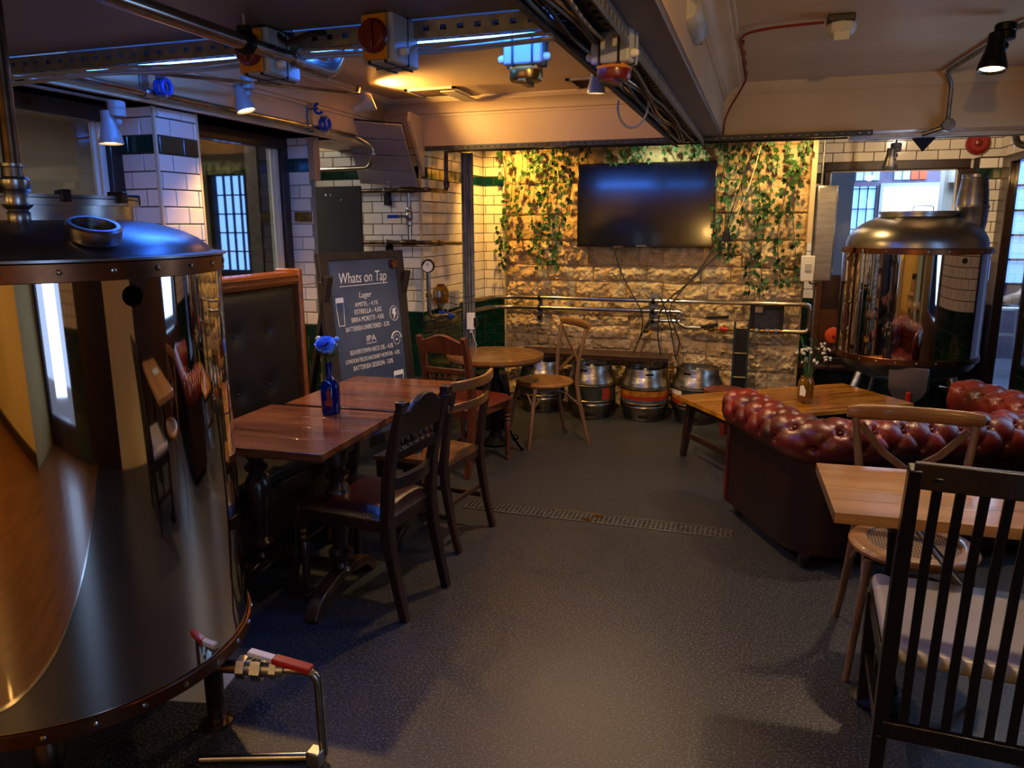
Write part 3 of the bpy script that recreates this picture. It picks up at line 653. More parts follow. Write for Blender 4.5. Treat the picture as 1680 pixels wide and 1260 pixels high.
# spotlights
def spotlight(label, base, aim, col=WARM, energy=14, mat='lampg', lens='lens', sc_=1., spot=75, base_dir=(0, 0, 1), basemat=None, drop=0):
    t = thing('spotlight', label, 'spotlight', base, 0, 'spotlights')
    B = Vector((0, 0, 0)); up = Vector(base_dir)
    MB().lathe_ax([(.030*sc_, 0), (.036*sc_, .1), (.036*sc_, .45), (.033*sc_, .5), (.036*sc_, .55), (.036*sc_, .95), (.028*sc_, 1)], up*.03, up*-.035*sc_, 18).build('base', basemat or mat, t)
    j = up*-.055*sc_; MB().ball(j, .018*sc_, 12).build('joint', basemat or mat, t)
    d = (Vector(aim)-Vector(base)).normalized(); side = Vector((-.03, -.02, 0))*sc_
    a = j+side-d*.045*sc_; b = a+d*.135*sc_
    prof = [(.024, 0), (.029, .02), (.029, .3), (.034, .48), (.046, .78), (.050, .96), (.048, 1.0), (.043, .97), (.03, .6)]
    s_ = MB().lathe_ax([(r_*sc_, z) for r_, z in prof], a, b, 24); s_.build('shade', mat, t)
    MB().cyl(j, j+side*.7, .008*sc_).build('arm', basemat or mat, t)
    l0 = a+(b-a)*.9; MB().cyl(l0, l0+d*.004, .041*sc_, n=20).build('lens', lens, t, smooth=0)
    lo = Vector(base)+b+d*.012
    lamp('spot_beam', 'SPOT', lo, energy, col, Vector(base)+b+d, spot_size=R(spot), spot_blend=.6, shadow_soft_size=.03)
    if drop: MB().cyl(up*.03, up*drop, .008).build('drop_rod', basemat or mat, t)
    return t
spotlight('blue-grey spotlight hanging in front of the first tiled pillar', (-2.62, 2.70, 2.085), (-2.55, 2.66, 0), energy=7, spot=95)
spotlight('lit spotlight high on the left cornice beside the first isolator', (-2.545, 3.50, 2.315), (-1.9, 3.6, 0), AMB, energy=44, spot=120)
spotlight('spotlight turned upwards, throwing a hot glow on the ceiling corner', (-2.42, 4.52, 2.38), (-2.05, 4.66, 2.53), AMB, 34, lens='lens_hot', spot=130, mat='cream_trim')
spotlight('grey spotlight in front of the right ceiling vent', (-.86, 4.25, 2.43), (-.95, 4.4, 0), (1, .62, .30), energy=75, spot=140)
spotlight('dark spotlight on the conduit at the upper right', (.93, 3.95, 2.40), (.75, 3.6, 0), energy=55, spot=110, mat='blackm', sc_=1.15)
spotlight('added unseen spotlight on the right-hand ceiling above the frame, aimed at the slat-back chair', (.95, 1.5, 2.44), (.80, 2.35, 0), energy=34, spot=62)  # added warm lamp out of frame, brightens the pale seat pad
spotlight('added unseen spotlight above the frame, turned up to warm the right-hand ceiling', (.35, .9, 2.25), (.05, 2.6, 2.6), AMB, 30, spot=120, drop=.2)  # added out-of-view uplight, warms the ceiling of the right bay
spotlight('small spotlight hanging in front of the tiles above the right window', (.93, 6.66, 2.17), (.95, 7.0, .8), energy=22, spot=150, mat='steel_b', basemat='navy', sc_=1.1, drop=.30)
# lamps hidden from view behind the cross beam, washing the stone wall
for (nm, x, col, en, aimx, dx) in (('amber', -2.02, (1, .50, .08), 55, -1.95, 'left end'), ('neutral', -.75, (.80, 1, .66), 14, -.75, 'middle'), ('amber', .20, (1, .60, .2), 34, .22, 'right end')):
    spotlight('spotlight above the stone wall behind the cross beam, %s' % dx, (x, 6.0, 2.44), (aimx, 6.60, 1.55), col, en, spot=120, lens='lens' if nm == 'neutral' else 'lens_hot')
for i, (x, y, z) in enumerate(((-2.6, -2.0, 1.68), (-.98, -2.0, 1.52))):
    t = thing('pendant_lamp', 'warm pendant lamp hanging behind the camera, %s' % ('near the left wall', 'in the middle of the bar')[i], 'lamp', (x, y, z), 0, 'pendant lamps')
    MB().cyl((0, 0, .05), (0, 0, 2.42-z), .004).build('cord', 'cable', t); MB().ball((0, 0, 0), .05, 16).build('bulb', 'lens_hot', t); MB().lathe([(.12, 0), (.05, .07), (.03, .09)], c=(0, 0, .02), n=24, cap=False).build('lamp_shade', 'brass', t)
    lamp('pendant_light', 'POINT', (x, y, z-.07), 14, AMB, shadow_soft_size=.05)
spotlight('added unseen spotlight behind the cross beam, brightening the tiles over the right window', (1.2, 6.0, 2.44), (1.15, 7.2, 2.15), WARM, 16, spot=120)  # extra hidden lamp, added to brighten the tiles above the window
# vents, detectors, conduit
def vent(label, x0, x1, y0, y1):
    t = thing('ceiling_vent', label, 'vent', ((x0+x1)/2, (y0+y1)/2, ZC), 0, 'vents in the cream ceiling'); a = (x1-x0)/2; b = (y1-y0)/2
    MB().box((-a, -b, -.012), (a, -b+.025, 0)).box((-a, b-.025, -.012), (a, b, 0)).box((-a, -b, -.012), (-a+.025, b, 0)).box((a-.025, -b, -.012), (a, b, 0)).build('frame', 'cream_trim', t)
    MB().box((-a+.02, -b+.02, -.003), (a-.02, b-.02, -.001)).build('backing', 'black', t)
    g = MB(); x = -a+.03
    while x < a-.025: g.box((x, -b+.02, -.009), (x+.004, b-.02, -.003)); x += .014
    y = -b+.03
    while y < b-.025: g.box((-a+.02, y, -.009), (a-.02, y+.004, -.003)); y += .014
    tag(g.build('grille', 'vent', t), kind='stuff'); return t
vent('rusty square ceiling vent beside the hot glow, on the left', -2.29, -1.93, 4.80, 5.12)
vent('rusty square ceiling vent behind the grey spotlight, on the right', -1.20, -.90, 4.78, 5.12)
tag(MB().box((-2.0, 4.72, 2.425), (-1.9, 5.14, 2.432), mx((0, 0, 0))).build('vent_flap', 'cream_trim'), 'cream flap hanging at the edge of the left ceiling vent', 'flap')
sm = thing('ceiling_sensor', 'white sensor on the right-hand ceiling, fed by a red cable', 'sensor', (.27, 3.78, ZC))
MB().box((-.06, -.045, -.03), (.05, .045, 0)).build('base', 'black', sm, bevel=.004)
MB().lathe([(.058, -.03), (.062, -.045), (.055, -.07), (.035, -.085)], n=8).build('body', 'white', sm, bevel=.002)
MB().box((-.03, -.05, -.105), (.03, -.03, -.07)).build('clip', 'white', sm)
rc = [(.2, 3.78, 2.45), (.0, 3.80, 2.45), (-.12, 3.86, 2.45), (-.155, 3.98, 2.45), (-.15, 4.4, 2.46), (-.15, 5.12, 2.46), (-.19, 5.20, 2.40), (-.24, 5.27, 2.33), (-.275, 5.285, 2.25), (-.28, 5.285, 2.15)]
rcb = tag(MB().sweep(bend(rc, .12), .006, n=8).build('alarm_cable', 'cable_r'), 'red alarm cable following the right cornice from the ceiling sensor', 'cable')
for y in (4.1, 4.35, 4.6, 4.9): MB().box((-.158, y, 2.45), (-.138, y+.012, 2.47)).build('cable_clip', 'cable_r', rcb)
bh = thing('bulkhead_fitting', 'half-round grey fitting on the right face of the central beam', 'fitting', (-.285, 2.95, 2.30))
MB().sweep([(.0+.035*math.cos(a), .0, .05*math.sin(a)*0) for a in (0, 1)], .01) if False else None
MB().lathe_ax([(.03, 0), (.05, .08), (.05, .92), (.03, 1)], (.0, -.16, .0), (.0, .16, 0), 20).build('body', 'box_g', bh)
MB().box((.0, .13, -.045), (.03, .17, -.02)).build('tip', 'steel_b', bh)
cd = pipe('ceiling_conduit', 'steel conduit across the right ceiling, bending down the cross beam to a round box', [(1.6, 3.3, 2.45), (1.03, 4.09, 2.45), (.95, 5.2, 2.45), (1.0, 5.275, 2.40), (1.0, 5.275, 2.18)], .012, 'galv', .06)
jb = thing('junction_box', 'round steel junction box at the lower edge of the right cross beam', 'box', (1.0, 5.265, 2.165))
MB().lathe_ax([(.028, 0), (.036, .2), (.036, .9), (.03, 1)], (0, .02, 0), (0, -.03, 0), 20).build('drum', 'galv', jb)
MB().cyl((-.02, .0, -.012), (-.13, .03, -.045), .014).build('spout', 'steel_b', jb)
pipe('corner_pipe', 'grey pipe with an elbow high in the right corner', [(1.60, 6.2, 2.45), (1.60, 6.2, 2.12), (1.9, 6.15, 2.07)], .022, 'galv', .06)
fa = thing('alarm_sounder', 'round dark red alarm sounder on the tiles in the right corner', 'alarm', (1.60, 7.245, 2.225))
MB().lathe_ax([(.075, 0), (.085, .1), (.085, .7), (.06, 1)], (0, 0, 0), (0, -.07, 0), 24).build('housing', 'fire', fa)
MB().lathe_ax([(.03, 0), (.02, 1)], (0, -.07, 0), (0, -.078, 0), 20).build('centre', 'redk', fa)
tag(MB().prism([(-.07, 0), (.07, 0), (0, -.085)], .003, mx((.94, 5.62, 2.13))).build('bunting_flag', 'navy'), 'dark triangular bunting flag under the right cross beam', 'flag')
tag(MB().sweep([(.6, 5.62, 2.129), (1.0, 5.62, 2.128), (1.5, 5.62, 2.129)], .002, n=5).build('bunting_string', 'navy'), 'thin string carrying the dark bunting flag', 'string')
tag(MB().box((.5, 5.56, 2.13), (1.9, 5.68, 2.15)).build('lit_soffit_strip', 'white'), 'white strip painted as daylight on the soffit at the back of the right cross beam', 'strip')  # white strip stands in for daylight caught by the soffit

# ================================================================== left corner: panels, pipes, gauge
pb = MB().box((0, 0, 0), (.004, .004, .004))
t = thing('duct_cover', 'tilted grey boarded cover boxing in a duct under the cornice', 'cover', (-2.64, 5.1, 1.9))
A = Vector((-2.87, 5.22, 1.90)); B = Vector((-2.40, 5.22, 1.87)); Cc = Vector((-2.36, 4.88, 2.26)); D = Vector((-2.80, 4.88, 2.31)); o0 = Vector((-2.64, 5.1, 1.9))
nrm = (B-A).cross(D-A).normalized()
for k in range(4):
    u0_, u1_ = k/4+.006, (k+1)/4-.006
    q = [A.lerp(D, u0_), B.lerp(Cc, u0_), B.lerp(Cc, u1_), A.lerp(D, u1_)]
    if nrm.y > 0: nrm = -nrm
    vs_ = [v-o0 for v in q]+[v-o0-nrm*.014 for v in q]
    MB().add(vs_, [(0, 1, 2, 3), (7, 6, 5, 4), (0, 4, 5, 1), (1, 5, 6, 2), (2, 6, 7, 3), (3, 7, 4, 0)]).build('board', 'lou', t, bevel=.003)
MB().add([v-o0-nrm*.018 for v in (A, B, Cc, D)]+[v-o0-nrm*.022 for v in (A, B, Cc, D)], [(0, 1, 2, 3), (7, 6, 5, 4), (0, 4, 5, 1), (1, 5, 6, 2), (2, 6, 7, 3), (3, 7, 4, 0)]).build('backing', 'black', t)
for u_, v_ in ((.9, .55), (.93, .78), (.5, .06), (.06, .95)):
    q = A.lerp(B, u_)+(D-A)*v_; MB().ball(q-o0+nrm*.002, .006, 8).build('screw', 'white', t)
# boxing wedge right of the panel
wv = [(-2.40, 5.295, 1.95), (-2.40, 5.295, 2.36), (-2.37, 5.02, 2.36), (-2.37, 5.00, 2.30)]
wg = MB(); n_ = len(wv); wg.add([Vector(v) for v in wv]+[Vector(v)+Vector((.12, 0, 0)) if i > 9 else Vector(v)+Vector((.02, 0, 0)) for i, v in enumerate(wv)], [tuple(range(n_)), tuple(range(n_, 2*n_))[::-1]]+[(i, (i+1) % n_, (i+1) % n_+n_, i+n_) for i in range(n_)])
tag(wg.build('corner_boxing', 'paint'), 'cream wedge of boxing right of the tilted grey cover', 'boxing')
bo = tag(MB().box((-2.79, 4.405, 1.885), (-2.742, 4.47, 2.15)).build('edge_batten', 'batten', bevel=.003), 'bare wooden batten on the corner of the narrow tiled pillar', 'batten')
dbd = thing('notice_board', 'blank matt black board on the tiles above the chalkboard', 'board', (-2.83, 4.82, 1.3))
MB().box((-.185, 0, .08), (.175, .02, .565)).build('panel', 'board', dbd, bevel=.002)
MB().box((-.10, -.0035, .50), (-.09, -.0, .515)).box((-.06, -.0035, .50), (-.055, -.0, .515)).box((.02, -.0035, .47), (.028, -.0, .476)).build('chalk_smudge', 'chalkw', dbd)
tag(MB().box((-2.79, 4.398, 1.625), (-2.94+.03, 4.420, 1.685)).build('brick_lamp', 'brass', bevel=.004), 'small copper-coloured plate set among the tiles of the narrow pillar', 'plate')
yw, xw = 5.24, -2.355
pv = [((-3.0, yw, 1.85), (-2.36, yw, 1.85)), ((-2.86, yw, 1.472), (-2.36, yw, 1.472))]
pipe('wall_pipe', 'upper copper-brown pipe across the tiles, rising at its right end', [(-3.0, yw, 1.85), (xw+.02, yw, 1.85), (xw+.02, 5.59, 1.85), (xw+.02, 5.60, 2.15)], .016, 'pipe_dk', .03, fit=[((-2.56, yw, 1.85), (-2.44, yw, 1.85)), ((xw+.02, 5.60, 1.88), (xw+.02, 5.60, 1.92))], fitmat='pipe_dk')
pipe('wall_pipe', 'lower copper-brown pipe across the tiles, ending at the steel post', [(-2.9, yw, 1.472), (xw+.02, yw, 1.472), (xw+.02, 5.86, 1.452)], .016, 'pipe_dk', .03, fit=[((-2.56, yw, 1.472), (-2.44, yw, 1.472)), ((xw+.02, 5.4, 1.466), (xw+.02, 5.5, 1.463))], fitmat='pipe_dk')
vv = thing('ball_valve', 'vertical pipe with valve and blue lever between the two brown pipes', 'valve', (-2.49, yw, 1.472))
MB().cyl((0, 0, 0), (0, 0, .378), .013).build('tube', 'pipe', vv)
MB().lathe([(.016, .12), (.026, .13), (.026, .155), (.02, .16), (.028, .175), (.028, .205), (.02, .22), (.024, .23), (.024, .25), (.016, .26)], n=12).build('valve_body', 'steel_b', vv)
MB().cyl((0, -.02, .19), (0, -.05, .19), .009).box((-.135, -.055, .18), (.0, -.048, .20)).build('lever', 'steel_b', vv)
MB().box((-.15, -.060, .177), (-.06, -.045, .203)).build('lever_grip', 'blue', vv, bevel=.004)
for z, lb in ((1.80, 'upper'), (1.44, 'lower')):
    k = thing('pipe_clip', 'dark clip holding the %s brown pipe on the tiles' % lb, 'clip', (-2.68, yw, z), 0, 'clips of the brown pipes')
    MB().box((-.022, .02, -.055), (.022, .055, .05)).build('block', 'blackm', k)
    MB().sweep([(0, .022*math.cos(a), .05 - (0 if lb == 'upper' else .018)+.022*math.sin(a)) for a in [R(x) for x in range(0, 360, 30)]], .004, .009, n=6, closed=True).build('ring', 'galv', k)
# steel post
ps = thing('steel_post', 'tall double steel channel post in front of the tiled corner', 'post', (-2.115, 5.45, 0))
for x in (-.042, .004):
    MB().box((x, 0, 0), (x+.006, .045, 2.12)).box((x, .020, 0), (x+.035, .026, 2.12)).box((x+.029, 0, 0), (x+.035, .045, 2.12)).build('channel', 'post', ps)
MB().box((-.055, -.006, 0), (.055, .05, .008)).build('base_plate', 'galv', ps)
sw = thing('socket_box', 'white switch box fixed to the steel post', 'box', (-2.075, 5.42, .87))
MB().box((-.025, -.05, -.05), (.03, .0, .075)).build('case', 'white', sw, bevel=.005)
MB().lathe_ax([(.014, 0), (.014, 1)], (0, -.02, -.05), (0, -.02, -.075)).build('gland', 'white', sw)
MB().box((.03, -.045, -.03), (.055, -.01, .04)).build('plug', 'black', sw, bevel=.004)
tag(MB().sweep([(-2.06, 5.39, .79), (-2.03, 5.39, .70), (-2.07, 5.38, .62), (-2.12, 5.40, .60)], .005, n=8).build('cable_drop', 'cable_w'), 'grey cable curling below the white switch box', 'cable')
pg = thing('pressure_gauge', 'round white-faced pressure gauge on a bent steel pipe', 'gauge', (-2.34, 5.22, .93))
MB().sweep(bend([(.0, 0, .33), (.0, 0, .0), (.10, .25, -.02)], .05, 7), .016, n=14).build('stem', 'pipe', pg)
MB().lathe_ax([(.046, 0), (.05, .1), (.05, .8), (.046, 1)], (0, .01, .375), (.012, -.035, .372), 28).build('case', 'black', pg)
MB().cyl((.0122, -.0355, .372), (.0127, -.0385, .372), .040, n=28).build('dial', 'white', pg)
MB().box((-.0, -.0415, .372), (.002, -.039, .40), mx((.0127, 0, 0))).build('needle', 'black', pg)
for i in range(4): MB().box((-.014+i*.008, -.041, .39-.004*abs(i-1.5)), (-.010+i*.008, -.0385, .393-.004*abs(i-1.5)), mx((.0127, 0, 0))).build('dial_mark', 'black', pg)
MB().lathe_ax([(.022, 0), (.022, 1)], (.0, 0, .14), (.0, 0, .17)).build('collar', 'brass', pg)
MB().lathe_ax([(.024, 0), (.024, 1)], (.075, .19, -.017), (.09, .225, -.018)).build('collar', 'blue', pg)
fm = thing('flow_meter', 'steel fitting with red cap and pale flask behind the gauge', 'meter', (-2.36, 5.50, 1.0))
MB().lathe([(.05, .0), (.062, .04), (.062, .09), (.045, .13)], n=18).build('flask', 'glass_y', fm)
MB().lathe([(.03, .13), (.03, .15)], n=14).build('cap', 'redk', fm)
MB().sweep(bend([(.03, -.12, .10), (.03, -.12, -.02), (.06, -.02, -.1)], .04), .014, n=10).build('tube', 'pipe_dk', fm)
MB().lathe_ax([(.022, 0), (.022, 1)], (.03, -.12, .06), (.03, -.12, .11)).build('nut', 'steel_b', fm)
MB().lathe_ax([(.020, 0), (.020, 1)], (.035, -.10, -.05), (.05, -.06, -.08)).build('collar', 'blue', fm)
cp_ = thing('control_box', 'grey control box on the tiles behind the steel post', 'box', (-2.36, 5.72, 1.02))
MB().box((-.05, -.12, -.08), (.02, .12, .06)).build('case', 'box_g', cp_, bevel=.006)
MB().lathe_ax([(.012, 0), (.012, 1)], (-.01, -.08, -.08), (-.01, -.08, -.12)).build('gland', 'steel_b', cp_)
pipe('wall_pipe', 'copper pipe stub running from the gauge towards the steel post', [(-2.28, 5.30, .915), (-2.36, 5.9, .90)], .017, 'pipe_dk', .03)
for i, z in enumerate((1.06, 1.01)):
    tag(MB().sweep([(-2.34, 5.45, z+.02), (-2.2, 5.42, z-.01), (-2.05, 5.43, z+.015)], .003, n=6).build('wire', 'cable'), '%s thin black wire wrapped round the steel post' % ('upper', 'lower')[i], 'wire', 'wires round the post')

# ================================================================== stone wall fittings
yp = 6.50
pipe('wall_pipe', 'upper steel rail pipe along the stone wall, looping down at its right end', [(-2.33, 6.02, .965), (-2.26, 6.42, .966), (-2.12, yp, .966), (.40, yp, .966), (.40, yp, .745), (.20, yp, .745)], .019, 'pipe', .05)
pipe('wall_pipe', 'second steel rail pipe along the stone wall, curling back at mid wall', [(-2.33, 6.02, .878), (-2.26, 6.42, .878), (-2.12, yp, .878), (-.585, yp, .878), (-.66+.0, yp, .81), (-.585, yp, .75), (-.44, yp, .75)], .019, 'pipe', .06)
pipe('wall_pipe', 'short lower steel pipe with a brass end on the stone wall', [(-.62, yp, .80), (-.88, yp, .80), (-.90, yp, .72)], .016, 'pipe', .05, fit=[((-.90, yp, .725), (-.90, yp, .69))], fitmat='brass')
for i, x in enumerate((-1.845, -.845)):
    b_ = thing('pipe_bracket', '%s bracket holding the rail pipes on the stone wall' % ('left', 'middle')[i], 'bracket', (x, yp, .9), 0, 'rail pipe brackets on the stone')
    MB().box((-.018 if i == 0 else -.035, .03, -.16), (.018 if i == 0 else .035, .045, .13)).build('plate', 'galv', b_)
    for z in (.066, -.022, -.10):
        MB().lathe_ax([(.024, 0), (.026, .2), (.026, .8), (.024, 1)], (-.012, 0, z), (.012, 0, z), 14).box((-.006, 0, z-.006), (.006, .035, z+.006)).build('clamp', 'blackm', b_)
vl = thing('pipe_valve', 'brass pipe run with black lever valves in the stone wall niche', 'valve', (-.42, 6.49, .745))
MB().sweep([(0, 0, 0), (.62, 0, 0)], .013, n=12).build('tube', 'brass', vl)
for x in (.06, .16, .42, .5, .57): MB().lathe_ax([(.018, 0), (.026, .2), (.026, .8), (.018, 1)], (x-.02, 0, 0), (x+.02, 0, 0), 8).build('coupling', 'steel_b' if x > .4 else 'brass', vl)
MB().box((-.02, -.045, .005), (.12, -.03, .035), mx((0, 0, 0), 0, 0, R(-10))).build('lever', 'black', vl, bevel=.004)
MB().box((.02, .03, .075), (.2, .05, .10), mx((0, 0, 0), 0, 0, R(-3))).build('lever', 'black', vl, bevel=.004)
MB().lathe_ax([(.018, 0), (.018, 1)], (.13, -.035, .012), (.19, -.035, .004)).build('red_tip', 'red', vl)
ni = thing('wall_niche_frame', 'black steel frame around a shallow niche at the right of the stone wall', 'frame', (.0, 6.53, .74))
MB().box((-.06, -.01, -.01), (-.035, .03, .19)).box((.18, -.01, -.02), (.205, .03, .20)).box((-.06, -.01, .185), (.205, .03, .205)).build('frame', 'black', ni, bevel=.002)
MB().box((-.035, .035, 0), (.18, .045, .185)).build('back', 'galv_dk', ni)
MB().box((-.02, -.015, .15), (.04, .0, .20)).build('wood_block', 'batten', ni)
ld = thing('steel_ladder_frame', 'narrow black upright frame with two steel rungs against the stone wall', 'frame', (-.115, 6.43, 0))
for x in (-.062, .045): MB().box((x, 0, 0), (x+.017, .03, .82)).build('rail', 'teal', ld, bevel=.002)
MB().box((-.045, .015, 0), (.045, .02, .76)).build('backing', 'black', ld)
for z in (.36, .56): MB().sweep([(-.05, -.0, z), (.05, -.0, z)], .009, n=10).build('rung', 'pipe', ld)
# television
tv = thing('television', 'large black flat television on the stone wall', 'television', (-.95, 6.53, 1.755))
MB().box((-.572, .0, -.343), (.572, .045, .343)).build('housing', 'bezel', tv, bevel=.006)
MB().box((-.556, -.002, -.318), (.556, .0, .330)).build('screen', 'screen', tv, smooth=0)
MB().box((-.35, .045, -.2), (.35, .09, .2)).build('wall_mount', 'black', tv)
MB().box((-.06, -.004, -.338), (.03, -.001, -.330)).build('badge', 'galv', tv)
tag(MB().box((-.03, -.0045, -.335), (.0, -.003, -.332)).box((-.245, -.02, -.350), (-.17, -.002, -.335)).build('sensor_bar', 'brass', tv), 'small bar under the left of the screen')
for i, pts in enumerate((((-1.20, 6.52, 1.42), (-1.13, 6.5, 1.2), (-1.0, 6.47, .98), (-.93, 6.46, .88), (-.92, 6.46, .72), (-.98, 6.46, .55)),
                         ((-.36, 6.52, 1.42), (-.48, 6.48, 1.22), (-.62, 6.47, 1.05), (-.72, 6.46, .90), (-.60, 6.46, .62), (-.64, 6.45, .48)),
                         ((-.36, 6.5, 1.50), (-.30, 6.5, 1.40), (-.42, 6.48, 1.27), (-.55, 6.47, 1.13), (-.78, 6.46, .93), (-.80, 6.46, .7), (-.76, 6.45, .5)),
                         ((-.95, 6.46, .90), (-.86, 6.46, .93), (-.86, 6.45, .8), (-.94, 6.45, .66), (-.99, 6.45, .52)),
                         ((-.78, 6.46, 1.0), (-.70, 6.46, .8), (-.66, 6.46, .6), (-.63, 6.45, .47)))):
    tag(MB().sweep(bend(pts, .1, 6), .0055, n=6).build('hanging_cable', 'cable'),
        ['black cable hanging from under the left half of the television', 'black cable swinging from the lower right corner of the television', 'second black cable from the lower right corner of the television, curling over the rail pipes',
         'black cable looped round the middle pipe bracket', 'black cable dropping from the rail pipes to the shelf end'][i], 'cable', 'cables below the television')
tp = thing('cable_box', 'small dark plug block tangled in cables right of the television', 'box', (-.28, 6.50, 1.50))
MB().box((-.03, -.02, -.04), (.03, .02, .04)).build('case', 'black', tp, bevel=.004)
MB().sweep(bend([(.0, -.01, -.04), (-.05, -.02, -.12), (.02, -.02, -.2), (.04, -.01, -.05), (.02, -.01, .08)], .05), .005, n=6).build('loop', 'cable', tp)
for i, (a, b, c_) in enumerate((((-.05, 6.50, 2.2), (-.13, 6.49, 1.85), (-.26, 6.49, 1.52)), ((-.10, 6.52, 2.2), (-.22, 6.5, 1.8), (-.30, 6.5, 1.50)))):
    tag(MB().sweep(bend([a, b, c_], .2), .005, n=6).build('wall_cable', 'cream_trim' if i == 0 else 'cable'), ['pale cable slanting down the stone right of the television', 'black cable slanting down beside the pale one on the stone'][i], 'cable')

# ivy -----------------------------------------------------------------------
def leaf_mesh(k):
    rr_ = random.Random(k); pts = []
    lobes = [(0, 1.0), (38, .55), (68, .85), (105, .5), (140, .62), (180, .28), (220, .62), (255, .5), (292, .85), (322, .55)]
    vs = [(0, 0, .12)]
    for a, r_ in lobes:
        q = r_*rr_.uniform(.88, 1.08); vs.append((q*math.sin(R(a))*.8, -q*math.cos(R(a)), -.12*q*abs(math.sin(R(a)))))
    n = len(lobes); fs = [(0, i+1, (i+1) % n+1) for i in range(n)]
    me = bpy.data.meshes.new('leaf'); me.from_pydata([(x, z*.5, y) for x, y, z in [(v[0], v[1], v[2]) for v in vs]], [], fs); me.materials.append(mt['leaf']); me.update(); return me
lm = [leaf_mesh(k) for k in range(4)]
strands = [  # x, top z, bottom z, leaves per metre, spread
    (-2.19, 2.42, 1.18, 26, .035, 'first from the left edge of the stone'), (-2.12, 2.42, 1.30, 20, .03, 'second from the left edge of the stone'),
    (-2.03, 2.42, 1.42, 22, .03, 'third from the left edge of the stone'), (-1.93, 2.42, 1.36, 26, .035, 'fourth from the left edge of the stone'),
    (-1.84, 2.42, 1.22, 34, .05, 'fifth from the left, thick'), (-1.76, 2.42, 1.26, 38, .05, 'sixth from the left, thick'),
    (-1.68, 2.42, 1.20, 30, .05, 'seventh from the left'), (-1.60, 2.42, 1.58, 26, .04, 'nearest the television on its left'),
    (-1.47, 2.42, 2.12, 34, .05, 'short, above the left corner of the television'), (-1.25, 2.42, 2.10, 42, .06, 'short, above the television, second from its left corner'),
    (-1.12, 2.42, 2.11, 60, .07, 'short and bushy above the middle of the television'), (-.98, 2.42, 2.10, 60, .06, 'short and bushy, just right of the bushiest one'),
    (-.74, 2.42, 2.12, 30, .05, 'short, above the right half of the television'), (-.60, 2.42, 2.11, 40, .06, 'short, second from the right corner of the television'),
    (-.46, 2.42, 2.10, 45, .05, 'short, over the right corner of the television'), (-.35, 2.42, 1.38, 36, .045, 'nearest the television on its right'),
    (-.28, 2.42, 1.30, 34, .05, 'second right of the television'), (-.19, 2.42, 1.35, 30, .05, 'third right of the television, among the cables'),
    (-.06, 2.42, 1.05, 34, .045, 'long, left of the two longest at the right'), (.02, 2.42, 1.02, 36, .05, 'longest, near the right end of the stone'),
    (.14, 2.42, 1.08, 32, .04, 'long, second from the right end of the stone'), (.24, 2.42, 1.10, 30, .045, 'at the right end of the stone')]
for (x, z0, z1, dens, spr, lb) in strands:
    t = thing('ivy_garland', 'hanging green ivy garland, '+lb, 'ivy', (x, 6.52, z0), 0, 'ivy garlands on the stone wall')
    H_ = z0-z1; n = 12; ph = rnd.random()*6
    path = [(.025*math.sin(i*.7+ph), .012*math.sin(i*1.3+ph), -H_*i/n) for i in range(n+1)]
    MB().sweep(path, .003, n=5).build('stem', 'stem', t)
    for k in range(int(H_*dens*1.55)):
        u_ = rnd.random()*n; i = int(u_) if u_ < n else n-1; p = Vector(path[i]).lerp(Vector(path[i+1]), u_-i)
        o = bpy.data.objects.new('leaf', lm[rnd.randrange(4)]); COL.objects.link(o); o.parent = t
        o.location = p+Vector((rnd.uniform(-spr, spr), rnd.uniform(-.04, .0), rnd.uniform(-.01, .01)))
        o.rotation_euler = (rnd.uniform(-.5, .5), rnd.uniform(-.8, .8), rnd.uniform(-.9, .9)); s = rnd.uniform(.026, .044); o.scale = (s, s, s)
# right of the stone wall: post, steel cabinet, white box
tag(MB().box((.335, 6.56, 1.45), (.375, 6.67, 2.47)).build('corner_post', 'cream_trim', bevel=.003), 'pale wooden strip at the right edge of the stone wall', 'post')
cab = thing('steel_cabinet', 'tall narrow brushed steel cabinet beside the right window', 'cabinet', (.465, 6.56, 1.52))
MB().box((-.075, .0, -.37), (.075, .30, .37)).build('body', 'steel_b', cab, bevel=.006)
MB().box((-.068, -.012, -.36), (.066, .0, .36)).build('door', 'steel_b', cab, bevel=.004)
for z in (.27, -.28): MB().box((.066, -.014, z-.02), (.078, .01, z+.02)).build('hinge', 'galv', cab)
pipe('conduit', 'grey conduit dropping into the top of the steel cabinet', [(.42, 6.62, 2.35), (.42, 6.62, 1.88)], .008, 'galv')
wbx = thing('socket_box', 'white switch box at the right end of the stone wall', 'box', (.355, 6.5, 1.25))
MB().box((-.05, 0, -.10), (.05, .06, .10)).build('case', 'white', wbx, bevel=.006)
MB().box((-.02, -.008, -.02), (.025, 0, .04)).build('rocker', 'box_g', wbx, bevel=.002)
MB().sweep(bend([(.02, .03, -.10), (.03, .0, -.12), (.10, .0, -.10)], .02), .007, n=8).build('lead', 'cable', wbx)
pipe('conduit', 'thin steel conduit beside the stone edge below the white switch box', [(.43, 6.56, 1.1), (.43, 6.56, .4)], .007, 'galv')
tag(MB().box((.44, 6.95, 0), (.50, 7.0, 1.16)).build('timber_upright', 'frame2', bevel=.004), 'brown timber upright at the left of the right window', 'timber')
kn = thing('orange_valve_wheel', 'round orange valve wheel on a stand beside the steel vessel', 'valve', (.60, 6.75, .70))
MB().lathe_ax([(.02, 0), (.062, .2), (.066, .5), (.062, .8), (.02, 1)], (0, -.02, 0), (0, -.065, 0), 20).build('wheel', 'orange', kn)
MB().lathe_ax([(.018, 0), (.018, 1)], (0, -.065, 0), (.02, -.08, 0)).build('hub', 'red', kn)
